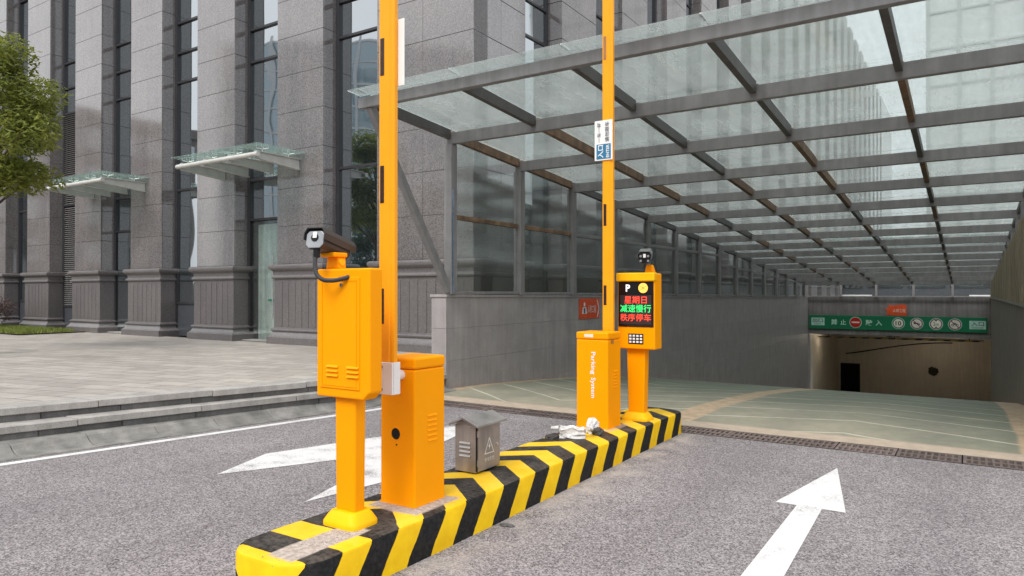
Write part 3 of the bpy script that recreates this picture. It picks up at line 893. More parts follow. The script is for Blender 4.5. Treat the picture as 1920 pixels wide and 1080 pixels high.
# wing of the same building along the ramp
WX = -7.97
wing_open = [(12.80 + 3.42 * k, 14.42 + 3.42 * k) for k in range(22)]
def wing():
    prevy = WY + 0.05
    zt = [ZB + COURSE * i for i in range(21)]
    edges = []
    segs = []
    y = FY + 0.033
    for a, b in wing_open:
        segs.append((y, a)); y = b
    segs.append((y, y + 12))
    for si, (a, b) in enumerate(segs):
        pm = BM(); rect_profile(pm, WX - 0.5, WX, a if si else WY - 0.2, b, PED)
        atb(obj('pillar_base', pm, M['granite_matt'], smooth=True))
        if si > 8:                                  # too far to tell the slabs apart
            atb(obj('wing_pier', bx(WX - 0.6, WX, a, b, ZB, HT), M['granite']))
            continue
        c = BM(); box(c, WX - 0.6, WX - 0.031, a + (0.02 if si else 0.05), b - 0.02, ZB, zt[-1])
        atb(obj('pier_shaft', bx(WX - 0.6, WX, a, b, zt[-1], HT), M['granite']))
        col = atb(obj('wing_pier', c, M['joint']))
        far = si > 4
        n = max(1, int(round((b - a) / 1.0)))
        if far: n = 1
        step = 1
        for i in range(0, len(zt) - 1, step):
            for s in range(n):
                ya, yb = a + (b - a) * s / n, a + (b - a) * (s + 1) / n
                o = blk('stone_panel', WX - 0.03, WX, ya + (0.003 if s else 0), yb - (0.003 if s < n - 1 else 0), zt[i] + 0.004, zt[i + step] - 0.006, M['granite'], None, 0.004)
                atb_to(o, col)
            if si:                                  # reveal that faces the road
                o = blk('stone_panel', WX - 0.45, WX - 0.033, a - 0.01, a + 0.02, zt[i] + 0.004, zt[i + step] - 0.006, M['granite'], None, 0.004)
                atb_to(o, col)
    for a, b in wing_open:
        fr = BM()
        box(fr, WX - 0.46, WX - 0.36, a, a + 0.08, PZ, HT)
        box(fr, WX - 0.46, WX - 0.36, b - 0.10, b - 0.02, PZ, HT)
        wf = atb(obj('bay_frame', fr, M['frame']))
        for z in TR[:-1] if a < 45 else []:
            atb_to(blk('transom', WX - 0.45, WX - 0.37, a + 0.08, b - 0.10, z - 0.03, z + 0.03, M['frame'], None, 0.004), wf)
        for za, zb in zip([PZ] + TR, TR) if a < 45 else [(PZ, HT)]:
            o = blk('pane', WX - 0.43, WX - 0.41, a + 0.08, b - 0.10, za + 0.03, zb - 0.03, M['window'], None, 0)
            o.rotation_euler = (0, random.uniform(-0.005, 0.005), random.uniform(-0.02, 0.02))
            atb_to(o, wf)
wing()

# glass canopies over the two doors
def door_canopy(x0, x1, label):
    yb, yf, z = FY, 9.60, 4.78
    t = empty('door_canopy', ((x0 + x1) / 2, FY, z), 0, label, 'canopy', 'glass canopies over the building doors')
    inv = Matrix.Translation(t.location).inverted()
    def P(o): o.parent = t; o.matrix_parent_inverse = inv; return o
    for i in range(2):
        a = x0 + (x1 - x0) * i / 2; b = x0 + (x1 - x0) * (i + 1) / 2
        P(blk('glass_pane', a + (0.006 if i else 0), b - (0 if i else 0.006), yf, yb - 0.02, z, z + 0.022, M['canopy_glass'], None, 0.003))
    n = 4
    for i in range(n):
        x = x0 + 0.22 + (x1 - x0 - 0.44) * i / (n - 1)
        bm = BM()
        yt = yf + 0.12
        # tapered bracket beam with flanges
        hexa(bm, ((x - 0.012, yt, z - 0.26), (x + 0.012, yt, z - 0.26), (x + 0.012, yb, z - 0.36), (x - 0.012, yb, z - 0.36)),
             ((x - 0.012, yt, z - 0.13), (x + 0.012, yt, z - 0.13), (x + 0.012, yb, z - 0.13), (x - 0.012, yb, z - 0.13)))
        box(bm, x - 0.055, x + 0.055, yt, yb, z - 0.135, z - 0.115)
        hexa(bm, ((x - 0.055, yt, z - 0.275), (x + 0.055, yt, z - 0.275), (x + 0.055, yb, z - 0.375), (x - 0.055, yb, z - 0.375)),
             ((x - 0.055, yt, z - 0.257), (x + 0.055, yt, z - 0.257), (x + 0.055, yb, z - 0.357), (x - 0.055, yb, z - 0.357)))
        P(obj('bracket_beam', bm, M['bracket']))
        for yy_ in (yf + 0.3, yb - 0.3):
            sb = BM()
            tube(sb, [(x, yy_, z - 0.12), (x, yy_, z - 0.045)], 0.016, 8)
            for ax, ay in ((1, 1), (-1, 1), (1, -1), (-1, -1)):
                tube(sb, [(x, yy_, z - 0.06), (x + ax * 0.09, yy_ + ay * 0.09, z - 0.03), (x + ax * 0.09, yy_ + ay * 0.09, z + 0.03)], 0.011, 6)
            P(obj('spider_clamp', sb, M['alu'], smooth=True))
    tb = BM(); tube(tb, [(x0 + 0.1, yf + 0.1, z - 0.2), (x1 - 0.1, yf + 0.1, z - 0.2)], 0.055, 12)
    P(obj('front_tube', tb, M['bracket'], smooth=True))
door_canopy(-15.90, -12.70, 'small glass canopy over the pale curtained glass door')
door_canopy(-22.3, -19.1, 'small glass canopy over the dark door, nearer the tree')

# ------------------------------------------------------------------ ramp walls and glass canopy
wl_ = empty('ramp_wall', (XL, 24, 0), 0, 'long grey stone ramp wall under the glazed side on the left', 'wall')
def to(p):
    inv = Matrix.Translation(p.location).inverted()
    def f(o): o.parent = p; o.matrix_parent_inverse = inv; return o
    return f
W = to(wl_)
def ztop(y): return 1.565 - 0.0068 * (y - 9.2)
bm = BM()
ya, yb = 9.16, 40.2
hexa(bm, ((XL - 0.29, ya + 0.02, -6), (XL - 0.02, ya + 0.02, -6), (XL - 0.02, yb, -6), (XL - 0.29, yb, -6)),
     ((XL - 0.29, ya + 0.02, ztop(ya) - 0.04), (XL - 0.02, ya + 0.02, ztop(ya) - 0.04), (XL - 0.02, yb, ztop(yb) - 0.04), (XL - 0.29, yb, ztop(yb) - 0.04)))
W(obj('wall_core', bm, M['wall_joint']))
segs = [9.16 + 3.45 * i for i in range(10)]
for a, b in zip(segs, segs[1:]):
    z1 = lambda y: ztop(y)
    lows = [1.0, 0.46, -0.10, -0.66, -1.22, -1.78, -2.34, -2.9, -3.46, -4.3]
    prevt = (z1(a) - 0.045, z1(b) - 0.045)
    zlow = zr(min(b, 40)) - 0.1
    for zl in lows:
        c = BM(); g = 0.0014
        hexa(c, ((XL - 0.02, a + g, zl + g), (XL, a + g, zl + g), (XL, b - g, zl + g), (XL - 0.02, b - g, zl + g)),
             ((XL - 0.02, a + g, prevt[0] - g), (XL, a + g, prevt[0] - g), (XL, b - g, prevt[1] - g), (XL - 0.02, b - g, prevt[1] - g)))
        W(obj('wall_panel', c, M['wallstone'], bevel=0.002, seg=1))
        prevt = (zl, zl)
        if zl < zlow: break
for za, zb in ((-0.1, 0.996), (1.0, 1.52)):
    W(blk('wall_panel', XL - 0.31, XL, 9.14, 9.157, za, zb, M['wallstone'], None, 0.003))
c = BM()
hexa(c, ((XL - 0.33, ya - 0.04, ztop(ya) - 0.045), (XL + 0.025, ya - 0.04, ztop(ya) - 0.045), (XL + 0.025, yb, ztop(yb) - 0.045), (XL - 0.33, yb, ztop(yb) - 0.045)),
     ((XL - 0.33, ya - 0.04, ztop(ya)), (XL + 0.025, ya - 0.04, ztop(ya)), (XL + 0.025, yb, ztop(yb)), (XL - 0.33, yb, ztop(yb))))
W(obj('coping', c, M['wallstone'], bevel=0.004))

wr = empty('ramp_wall', (XR, 24, 0), 0, 'brownish plastered ramp wall on the right, below the ribbed cladding', 'wall')
W = to(wr)
W(obj('plaster', hexa(BM(), ((XR - 0.12, 8.3, -6), (XR + 0.2, 8.3, -6), (XR + 0.2, 40.2, -6), (XR - 0.12, 40.2, -6)),
      ((XR - 0.12, 8.3, 1.32), (XR + 0.2, 8.3, 1.32), (XR + 0.2, 40.2, 1.32), (XR - 0.12, 40.2, 1.32))), M['plaster'], bevel=0.01))
W(obj('coping', bx(XR - 0.15, XR + 0.24, 8.3, 40.2, 1.32, 1.38), M['slab'], bevel=0.01))
# ribbed cladding of the wall beside it
cl = empty('cladding_wall', (XR - 0.1, 24, 1.38), 0, 'beige vertically ribbed panelling above the right ramp wall', 'wall')
W = to(cl)
for i in range(92):
    y = 10.2 + i * 0.32
    zt_ = min(3.07 - 0.044 * (y - 15.1), 3.3)
    W(blk('rib_panel', XR - 0.128 - (0.022 if i % 2 else 0), XR - 0.085, y - 0.15, y + 0.15, 1.381, round(zt_, 1), M['cladding'], None, 0.008))

can = empty('glass_canopy', (-3.1, 24, 0), 0, 'long grey steel and glass canopy over the underground car park ramp', 'canopy')
W = to(can)
NB = 15
SP = 2.13
YC = [9.26 + SP * i for i in range(NB)]
def zroof(y): return 4.30 - 0.0700 * (y - 9.26)          # underside of the glass
XP = [XL + 1.64 * i for i in range(6)]
for i, y in enumerate(YC):
    zt = zroof(y)
    # cross beam
    W(block('cross_beam', (XP[-1] - XP[0] + 0.14, 0.09, 0.19), ((XP[0] + XP[-1]) / 2, y, zt - 0.148), M['steel'], None, 0.006))
    for x, side in ((XP[0], 0), (XP[-1], 1)):
        zb = ztop(y) if side == 0 else 1.38
        W(blk('column', x - 0.078, x + 0.078, y - 0.078, y + 0.078, zb, zt - 0.245, M['steel'], None, 0.006))
# purlins between the beams, slope with the roof
sl = -0.0700
def sloped(name, x0, x1, ya, yb, h0, h1, m):
    bm = BM()
    hexa(bm, ((x0, ya, zroof(ya) + h0), (x1, ya, zroof(ya) + h0), (x1, yb, zroof(yb) + h0), (x0, yb, zroof(yb) + h0)),
         ((x0, ya, zroof(ya) + h1), (x1, ya, zroof(ya) + h1), (x1, yb, zroof(yb) + h1), (x0, yb, zroof(yb) + h1)))
    return W(obj(name, bm, m))
YF = 7.36
yl = [YF] + YC
rusty = random.Random(5)
for j in range(NB):
    ya, yb = yl[j], yl[j + 1]
    for i, x in enumerate(XP):
        m = M['steel_dark'] if j == 0 or (i in (0, 5) and j > 2) else (M['rust'] if rusty.random() < (0.75 if j < 6 else 0.35) else M['steel_dark'])
        sloped('purlin', x - 0.04, x + 0.04, ya + 0.047, yb - 0.047, -0.16, -0.012, m)
    for i in range(5):
        g = 0.012
        sloped('roof_pane', XP[i] + g, XP[i + 1] - g, ya + g, yb - g, 0.0, 0.014, M['roof_glass'])
W(block('front_beam', (XP[-1] - XP[0] + 0.34, 0.10, 0.15), ((XP[0] + XP[-1]) / 2, YF, zroof(YF) - 0.105), M['steel'], None, 0.006))
for i in range(5):
    sloped('roof_pane', XP[i] + 0.012 - (0.17 if i == 0 else 0), XP[i + 1] - 0.012, YF - 0.27, YF - 0.012, 0.0, 0.014, M['roof_glass'])
for i in range(6):
    sloped('joint_strip', XP[i] - 0.012, XP[i] + 0.012, YF - 0.24, YF - 0.05, 0.016, 0.03, M['alu'])
for x in (XP[0], XP[-1]):
    bm = BM()
    p0 = Vector((x, 9.20, 1.62)); p1 = Vector((x, YF + 0.03, zroof(YF) - 0.16))
    d = (p1 - p0).normalized(); n = Vector((0, d.z, -d.y)) * 0.055; s = Vector((0.05, 0, 0))
    hexa(bm, (p0 - s - n, p0 + s - n, p0 + s + n, p0 - s + n), (p1 - s - n, p1 + s - n, p1 + s + n, p1 - s + n))
    W(obj('brace', bm, M['steel']))
# blue protective film left on the first column
W(obj('blue_film', bx(XL + 0.0785, XL + 0.081, 9.26 - 0.07, 9.26 - 0.01, 1.6, 3.3), M['film']))
# glazed sides
for side, x in ((0, XP[0]), (1, XP[-1])):
    for j in range(NB - 1):
        ya, yb = YC[j] + 0.078, YC[j + 1] - 0.078
        zbt = ztop(ya) if side == 0 else 1.38
        zm = min(2.86, (zbt + zroof(yb)) / 2 + 0.25) if j > 6 else 2.86
        W(blk('side_rail', x - 0.03, x + 0.03, ya, yb, zm - 0.04, zm + 0.04, M['rust'] if j < 2 else M['steel'], None, 0.005))
        W(blk('side_rail', x - 0.035, x + 0.035, ya, yb, zbt, zbt + 0.05, M['steel'], None, 0.005))
        W(blk('side_pane', x - 0.006, x + 0.006, ya, yb, zbt + 0.05, zm - 0.04, M['side_glass'], None, 0))
        c = BM()
        hexa(c, ((x - 0.006, ya, zm + 0.04), (x + 0.006, ya, zm + 0.04), (x + 0.006, yb, zm + 0.04), (x - 0.006, yb, zm + 0.04)),
             ((x - 0.006, ya, zroof(ya) - 0.16), (x + 0.006, ya, zroof(ya) - 0.16), (x + 0.006, yb, zroof(yb) - 0.16), (x - 0.006, yb, zroof(yb) - 0.16)))
        W(obj('side_pane', c, M['side_glass']))
# end glazing above the portal
YE_ = YC[-1] + 0.9
for i in range(6):
    W(blk('end_post', XP[i] - 0.05, XP[i] + 0.05, YE_ - 0.04, YE_ + 0.04, 1.36, zroof(YE_) - 0.05, M['steel'], None, 0.005))
for i in range(5):
    W(blk('end_pane', XP[i] + 0.05, XP[i + 1] - 0.05, YE_ - 0.006, YE_ + 0.006, 1.42, zroof(YE_) - 0.12, M['side_glass'], None, 0))
W(blk('end_rail', XP[0], XP[-1], YE_ - 0.035, YE_ + 0.035, 1.36, 1.415, M['steel'], None, 0.005))
W(blk('end_beam', XP[0], XP[-1], YE_ - 0.045, YE_ + 0.045, zroof(YE_) - 0.13, zroof(YE_) - 0.01, M['steel'], None, 0.005))

# ------------------------------------------------------------------ garage portal
YP = 40.2
gp = empty('garage_portal', (-3.1, YP, 0), 0, 'dark grey lintel wall over the underground garage opening', 'wall')
W = to(gp)
M['lintel'] = simple('lintel_render', (0.20, 0.19, 0.188), 0.6, var=0.2, vs_=1.5, streak=0.2)
W(obj('lintel', bx(XL - 0.02, XR, YP, YP + 0.35, -0.60, 1.36), M['lintel']))
W(obj('side_pier', bx(XL - 0.02, XL + 0.07, YP - 0.02, YP + 0.35, -5, -0.60), M['wallstone']))

tun = empty('garage_tunnel', (-3.1, 45, -5), 0, kind='structure')
W = to(tun)
bm = BM()
prof = [(XL + 0.07, YP + 0.36)] + [(XL + 0.07, 49.5)] + [(XL + 0.07 + 0.3 * (1 - math.cos(a)), 49.5 + 0.5 * math.sin(a)) for a in [R(30 * k) for k in range(1, 4)]] + [(9.0, 50.0)]
for a, b in zip(prof, prof[1:]):
    bm.faces.new([bm.verts.new(p) for p in ((*a, -7), (*b, -7), (*b, -0.4), (*a, -0.4))])
bmesh.ops.remove_doubles(bm, verts=bm.verts, dist=1e-4)
W(obj('tunnel_wall', bm, M['tunnel'], smooth='all'))
W(obj('tunnel_wall', bx(XR + 0.0, XR + 0.2, YP, 45.5, -7, -0.4), M['tunnel']))
W(obj('tunnel_wall', bx(XR + 0.2, 9.0, 45.3, 45.5, -7, -0.4), M['tunnel']))
W(obj('tunnel_wall', bx(9.0, 9.2, 45.3, 50.1, -7, -0.4), M['tunnel']))
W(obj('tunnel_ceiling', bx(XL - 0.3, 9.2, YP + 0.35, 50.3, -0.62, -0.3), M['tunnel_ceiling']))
bm = BM()
quad(bm, XL - 0.1, 9.2, YP + 0.3, 50.2, 0)
for v in bm.verts: v.co.z = -3.76 if v.co.y < 45 else -5.05
W(obj('tunnel_floor', bm, M['tunnel_floor']))
dr = W(obj('garage_door', bx(-7.0, -5.95, 49.9, 49.98, -4.75, -3.03), M['dark'], bevel=0.01))
obj('door_frame', bx(-7.07, -5.88, 49.93, 49.99, -4.78, -2.97), M['joint'], None)
fo = bpy.data.objects['door_frame']; W(fo)
bm = BM(); tube(bm, [(-6.7 + 0.45 * i, 49.94, -2.35 + 0.9 * math.sin(min(1.5, i * 0.12)) ** 1.2) for i in range(14)], 0.035, 6)
W(obj('cable', bm, M['dark'], smooth=True))
bm = BM()
disc(bm, (-1.85, 49.93, -3.2), 0.24, 'y', 22, t=0.04)
for v in bm.verts: v.co.x += random.uniform(-0.09, 0.05); v.co.z += random.uniform(-0.07, 0.07)
W(obj('wall_hole', bm, simple('broken_plaster', (0.05, 0.035, 0.022), 0.9, var=0.5, vs_=9)))
# pipes hung under the tunnel ceiling
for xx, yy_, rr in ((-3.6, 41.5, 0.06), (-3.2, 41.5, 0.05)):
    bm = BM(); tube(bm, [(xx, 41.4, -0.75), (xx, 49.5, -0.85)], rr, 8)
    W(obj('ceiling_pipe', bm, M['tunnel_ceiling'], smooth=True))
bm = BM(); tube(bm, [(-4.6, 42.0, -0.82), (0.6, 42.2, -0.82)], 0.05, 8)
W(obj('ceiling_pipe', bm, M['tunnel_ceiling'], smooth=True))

# ceiling battens that light the tunnel
for x, y in ((-6.2, 42.6), (-1.5, 47.5), (5.0, 47.8)):
    lamp = empty('tunnel_lamp', (x, y, -0.70), 0, {-6.2: 'fluorescent batten under the garage ceiling near the left wall', -1.5: 'fluorescent batten under the garage ceiling before the back wall', 5.0: 'fluorescent batten under the garage ceiling round the bend'}[x], 'lamp', 'garage ceiling battens')
    obj('lamp_tray', bx(-0.6, 0.6, -0.06, 0.06, 0.03, 0.078), M['white'], lamp, bevel=0.006)
    b_ = BM(); tube(b_, [(-0.58, 0, 0.012), (0.58, 0, 0.012)], 0.016, 8)
    obj('lamp_tube', b_, M['lamp_glow'], lamp, smooth=True)
# height bar
hb = empty('height_limit_bar', (-3.2, YP + 0.45, -0.76), 0, 'yellow and black striped height limit bar hanging in the garage opening', 'barrier bar')
W = to(hb)
M['bar_yellow'] = simple('dirty_bar_yellow', (0.5, 0.33, 0.06), 0.6, var=0.3, vs_=5)
n = 24; L = 7.2
for i in range(n):
    a = -6.83 + L * i / n; b = -6.83 + L * (i + 1) / n
    bm = BM(); s = 0.1
    yq = YP + 0.45
    hexa(bm, ((a, yq - 0.03, -0.80), (b, yq - 0.03, -0.80), (b, yq + 0.03, -0.80), (a, yq + 0.03, -0.80)),
         ((a + s, yq - 0.03, -0.74), (b + s, yq - 0.03, -0.74), (b + s, yq + 0.03, -0.74), (a + s, yq + 0.03, -0.74)))
    W(obj('stripe', bm, M['bar_yellow'] if i % 2 == 0 else M['black']))
for x in (-6.3, -3.2, 0.0):
    bm = BM(); tube(bm, [(x, YP + 0.45, -0.76), (x, YP + 0.45, -0.6)], 0.02, 6)
    W(obj('hanger', bm, M['dark']))

# green sign over the opening
gs = empty('garage_sign', (-3.2, YP - 0.06, 0.05), 0, 'long green sign with white characters and round traffic symbols over the garage opening', 'sign')
W = to(gs)
SX0, SX1, SZ0, SZ1 = -7.16, 0.72, -0.32, 0.40
ysf = YP - 0.09
W(obj('sign_board', bx(SX0, SX1, ysf, YP - 0.01, SZ0, SZ1), M['sign_green'], bevel=0.008))
X, Z = (1, 0, 0), (0, 0, 1)
def sx(px): return SX0 + (px - 1517.0) / (1850.0 - 1517.0) * (SX1 - SX0)
def gtext(s, px, h, m, z=0.05, w=None, bold=0.02):
    # plan position from photograph spacing along the sign
    return W(text(s, h, m, None, (px, ysf, z), X, Z, bold=bold, width=w, depth=0.004))
def panel(x0, x1, z0, z1, m, d=0.004, name='sign_field'):
    return W(obj(name, bx(x0, x1, ysf - d, ysf - d + 0.0035, z0, z1), m))
panel(-7.05, -6.40, -0.14, 0.26, M['sign_pale'])
W(text('出口', 0.22, M['ink_grey'], None, (-6.73, ysf - 0.004, 0.12), X, Z, bold=0.01, width=0.5, depth=0.003))
W(text('EXIT', 0.07, M['ink_grey'], None, (-6.73, ysf - 0.004, -0.07), X, Z, width=0.34, depth=0.003))
gtext('禁', -5.93, 0.30, M['sign_text']); gtext('止', -5.50, 0.26, M['sign_text'])
gtext('駛', -4.30, 0.30, M['sign_text']); gtext('入', -3.85, 0.28, M['sign_text'])
def roundel(cx, cz, ring, field, r=0.29):
    a = W(obj('roundel', disc(BM(), (cx, ysf - 0.004, cz), r, 'y', 28, t=0.003), M['sign_pale']))
    W(obj('roundel_ring', disc(BM(), (cx, ysf - 0.008, cz), r * 0.90, 'y', 28, t=0.003), ring))
    W(obj('roundel_field', disc(BM(), (cx, ysf - 0.012, cz), r * 0.74, 'y', 28, t=0.003), field))
roundel(-4.92, 0.05, M['sign_red'], M['sign_red'])
W(obj('bar_mark', bx(-5.10, -4.74, ysf - 0.0165, ysf - 0.013, 0.02, 0.09), M['sign_cream']))
rs = ((-2.98, 'ten'), (-2.18, 'horn'), (-1.36, 'high'), (-0.58, 'bike'))
for cx, kd in rs:
    roundel(cx, 0.05, M['plum'] if kd != 'ten' else M['ink_grey'], M['sign_cream'])
    yq = ysf - 0.013
    if kd == 'ten': W(text('10', 0.22, M['ink'], None, (cx, yq, 0.05), X, Z, bold=0.02, width=0.25, depth=0.003))
    if kd == 'high':
        W(text('2m', 0.17, M['ink_grey'], None, (cx, yq, 0.05), X, Z, width=0.24, depth=0.003))
        for s in (1, -1):
            bm = BM(); bm.faces.new([bm.verts.new(p) for p in ((cx - 0.07, yq - 0.003, 0.05 + s * 0.2), (cx + 0.07, yq - 0.003, 0.05 + s * 0.2), (cx, yq - 0.003, 0.05 + s * 0.12))])
            W(obj('arrow_mark', bm, M['ink']))
    if kd == 'horn':
        bm = BM()
        pts = [(-0.15, 0.05), (-0.02, 0.04), (0.14, -0.02), (0.15, -0.07), (0.0, -0.03), (-0.13, -0.03)]
        bm.faces.new([bm.verts.new((cx + a, yq - 0.003, 0.06 + b)) for a, b in pts])
        W(obj('horn_mark', bm, M['ink']))
    if kd == 'bike':
        bm = BM()
        disc(bm, (cx - 0.09, yq - 0.003, 0.02), 0.06, 'y', 14, 0.04); disc(bm, (cx + 0.09, yq - 0.003, 0.02), 0.06, 'y', 14, 0.04)
        for a, b in (((-0.09, 0.0), (0.0, 0.1)), ((0.0, 0.1), (0.09, 0.0)), ((-0.04, 0.05), (0.05, 0.05))):
            dx, dz = b[0] - a[0], b[1] - a[1]; l = math.hypot(dx, dz); nx, nz = -dz / l * 0.012, dx / l * 0.012
            bm.faces.new([bm.verts.new((cx + u, yq - 0.003, 0.03 + w_)) for u, w_ in ((a[0] - nx, a[1] - nz), (b[0] - nx, b[1] - nz), (b[0] + nx, b[1] + nz), (a[0] + nx, a[1] + nz))])
        W(obj('cycle_mark', bm, M['ink_grey']))
    if kd in ('horn', 'bike'):
        bm = BM()
        bm.faces.new([bm.verts.new((cx + u, yq - 0.007, 0.05 + w_)) for u, w_ in ((-0.165, 0.135), (-0.135, 0.165), (0.165, -0.135), (0.135, -0.165))])
        W(obj('slash_mark', bm, M['plum']))
panel(0.0, 0.66, -0.16, 0.24, M['sign_pale'])
W(text('入口', 0.21, M['ink_grey'], None, (0.33, ysf - 0.004, 0.10), X, Z, bold=0.01, width=0.5, depth=0.003))
W(text('ENTRANCE', 0.07, M['ink_grey'], None, (0.33, ysf - 0.004, -0.09), X, Z, width=0.46, depth=0.003))

# small orange shelter signs
def shelter_sign_wall():
    t = empty('shelter_sign', (XL, 14.35, 1.23), 0, 'small orange-red arrow sign with white characters on the left ramp wall', 'sign')
    W = to(t)
    x = XL + 0.004
    W(obj('sign_plate', bx(x, x + 0.012, 13.84, 14.85, 1.005, 1.46), M['sign_orange'], bevel=0.003))
    W(text('人防工程', 0.17, M['white'], None, (x + 0.012, 14.45, 1.22), (0, 1, 0), Z, width=0.42, depth=0.003))
    bm = BM()
    for s in (1, -1):
        bm.faces.new([bm.verts.new((x + 0.015, y, 1.23 + s * z)) for y, z in ((14.70, 0.2), (14.74, 0.2), (14.83, 0.0), (14.79, 0.0))])
    W(obj('arrow_mark', bm, M['white']))
    bm = BM()
    disc(bm, (x + 0.015, 14.08, 1.33), 0.045, 'x', 12)
    bm.faces.new([bm.verts.new((x + 0.015, y, z)) for y, z in ((13.96, 1.12), (14.20, 1.12), (14.16, 1.27), (14.0, 1.27))])
    W(obj('figure_mark', bm, M['white']))
    W(obj('figure_base', bx(x + 0.015, x + 0.0175, 14.04, 14.12, 1.13, 1.25), M['ink_grey']))
shelter_sign_wall()
t = empty('shelter_sign', (-3.2, YP - 0.02, 0.7), 0, 'small torn orange sign stuck on the lintel above the green sign', 'sign')
W = to(t)
bm = BM()
prism(bm, [(-3.55, 0.45), (-2.62, 0.42), (-2.62, 0.95), (-2.8, 1.0), (-3.2, 0.93), (-3.45, 0.97), (-3.4, 0.8), (-3.62, 0.76), (-3.45, 0.62)], 'y', YP - 0.02, YP - 0.006)
W(obj('sign_plate', bm, M['sign_orange']))
W(text('人防工程', 0.17, M['sign_cream'], None, (-2.95, YP - 0.02, 0.68), X, Z, width=0.55, depth=0.003))

# ------------------------------------------------------------------ traffic island
IX0, IX1, IY0, IY1, IZ = -3.36, -2.75, 2.31, 7.92, 0.24
def rounded(x0, x1, y0, y1, r, n=6):
    pts = []
    for cx, cy, a0 in ((x1 - r, y0 + r, -90), (x1 - r, y1 - r, 0), (x0 + r, y1 - r, 90), (x0 + r, y0 + r, 180)):
        for k in range(n + 1):
            a = R(a0 + 90 * k / n)
            pts.append((cx + r * math.cos(a), cy + r * math.sin(a)))
    return pts
ri = random.Random(11)
bm = BM()
base = rounded(IX0, IX1, IY0, IY1, 0.2)
# long sides cut into short lengths so that the cast edge wavers a little
dense = []
for i, p in enumerate(base):
    q_ = base[(i + 1) % len(base)]
    dense.append(p)
    l = math.hypot(q_[0] - p[0], q_[1] - p[1])
    for k in range(1, int(l / 0.22)):
        f = k / int(l / 0.22); dense.append((p[0] + (q_[0] - p[0]) * f, p[1] + (q_[1] - p[1]) * f))
cxm, cym = (IX0 + IX1) / 2, (IY0 + IY1) / 2
loops = []
jit = [(ri.uniform(-0.004, 0.004), ri.uniform(-0.003, 0.003)) for _ in dense]
for inset, z in ((-0.006, -0.02), (0.0, 0.05), (0.0, IZ - 0.018), (0.006, IZ - 0.005), (0.018, IZ)):
    lp = []
    for (x, y), (ja, jz) in zip(dense, jit):
        fx = (1 if x > cxm else -1); ex = min(1, abs(x - cxm) / 0.305)
        fy = (1 if y > cym else -1); ey = 1 if abs(y - cym) > 2.7 else 0
        lp.append(bm.verts.new((x - fx * (inset * ex + ja * ex), y - fy * inset * ey, z + (jz if z > 0 else 0))))
    loops.append(lp)
n = len(dense)
for a, b in zip(loops, loops[1:]):
    for i in range(n):
        bm.faces.new((a[i], a[(i + 1) % n], b[(i + 1) % n], b[i]))
bm.faces.new(loops[-1])
isl = obj('traffic_island', bm, M['hazard'], smooth=True)
tag(isl, 'long raised concrete island painted in black and yellow chevrons', 'traffic island')

# ------------------------------------------------------------------ barriers
def cabinet(t, x0, x1, y0, y1, z0, z1, louvre_side=True, hole=True):
    W = to(t)
    # body with a lid that sits 3 mm proud
    W(obj('cabinet', bx(x0, x1, y0, y1, z0, z1 - 0.075), M['orange'], bevel=0.012))
    W(obj('lid', bx(x0 - 0.003, x1 + 0.003, y0 - 0.003, y1 + 0.003, z1 - 0.073, z1), M['orange'], bevel=0.014))
    W(obj('base_flange', bx(x0 - 0.002, x1 + 0.002, y0 - 0.002, y1 + 0.002, z0 - 0.004, z0 + 0.012), M['orange'], bevel=0.003))
    # pressed louvres in the side face
    for c in (-0.0,):
        for k in range(6):
            z = z0 + 0.40 + k * 0.032
            b = BM()
            ym = (y0 + y1) / 2 + 0.02
            prism(b, [(x1 - 0.001, z), (x1 + 0.007, z + 0.002), (x1 - 0.001, z + 0.014)], 'y', ym - 0.045, ym + 0.045)
            W(obj('louvre', b, M['orange']))
    return W

b1 = empty('barrier_gate', (-3.07, 3.53, IZ), 0, 'orange boom barrier with a crank hole in its cabinet, nearest the viewer', 'barrier gate', 'boom barriers on the island')
BX0, BX1, BY0, BY1 = -3.215, -2.925, 3.38, 3.685
W = cabinet(b1, BX0, BX1, BY0, BY1, IZ, 1.185)
W(obj('crank_hole', disc(BM(), (BX0 + 0.135, BY0 - 0.0015, IZ + 0.455), 0.037, 'y', 24, t=0.001), M['black']))
W(obj('hole_rim', disc(BM(), (BX0 + 0.135, BY0 - 0.003, IZ + 0.455), 0.042, 'y', 24, 0.037, t=0.003), M['orange']))
W(obj('screw', disc(BM(), (BX0 + 0.14, BY0 - 0.002, IZ + 0.385), 0.006, 'y', 10, t=0.002), M['black']))
AX0, AX1, AY0, AY1 = -3.118, -2.995, 3.255, 3.30
bm = BM(); tube(bm, [(-3.035, AY1, 1.075), (-3.035, BY0, 1.075)], 0.032, 14)
W(obj('shaft', bm, M['white'], smooth=True))
W(obj('arm_clamp', bx(-3.105, -2.985, AY0 - 0.016, AY0 - 0.002, 0.965, 1.165), M['white'], bevel=0.004))
W(obj('arm_clamp', bx(-2.993, -2.982, AY0 - 0.002, AY1 + 0.012, 0.965, 1.165), M['white'], bevel=0.003))
for zz in (0.995, 1.135):
    W(obj('clamp_bolt', disc(BM(), (-3.075, AY0 - 0.021, zz), 0.011, 'y', 10, t=0.006), M['stainless']))
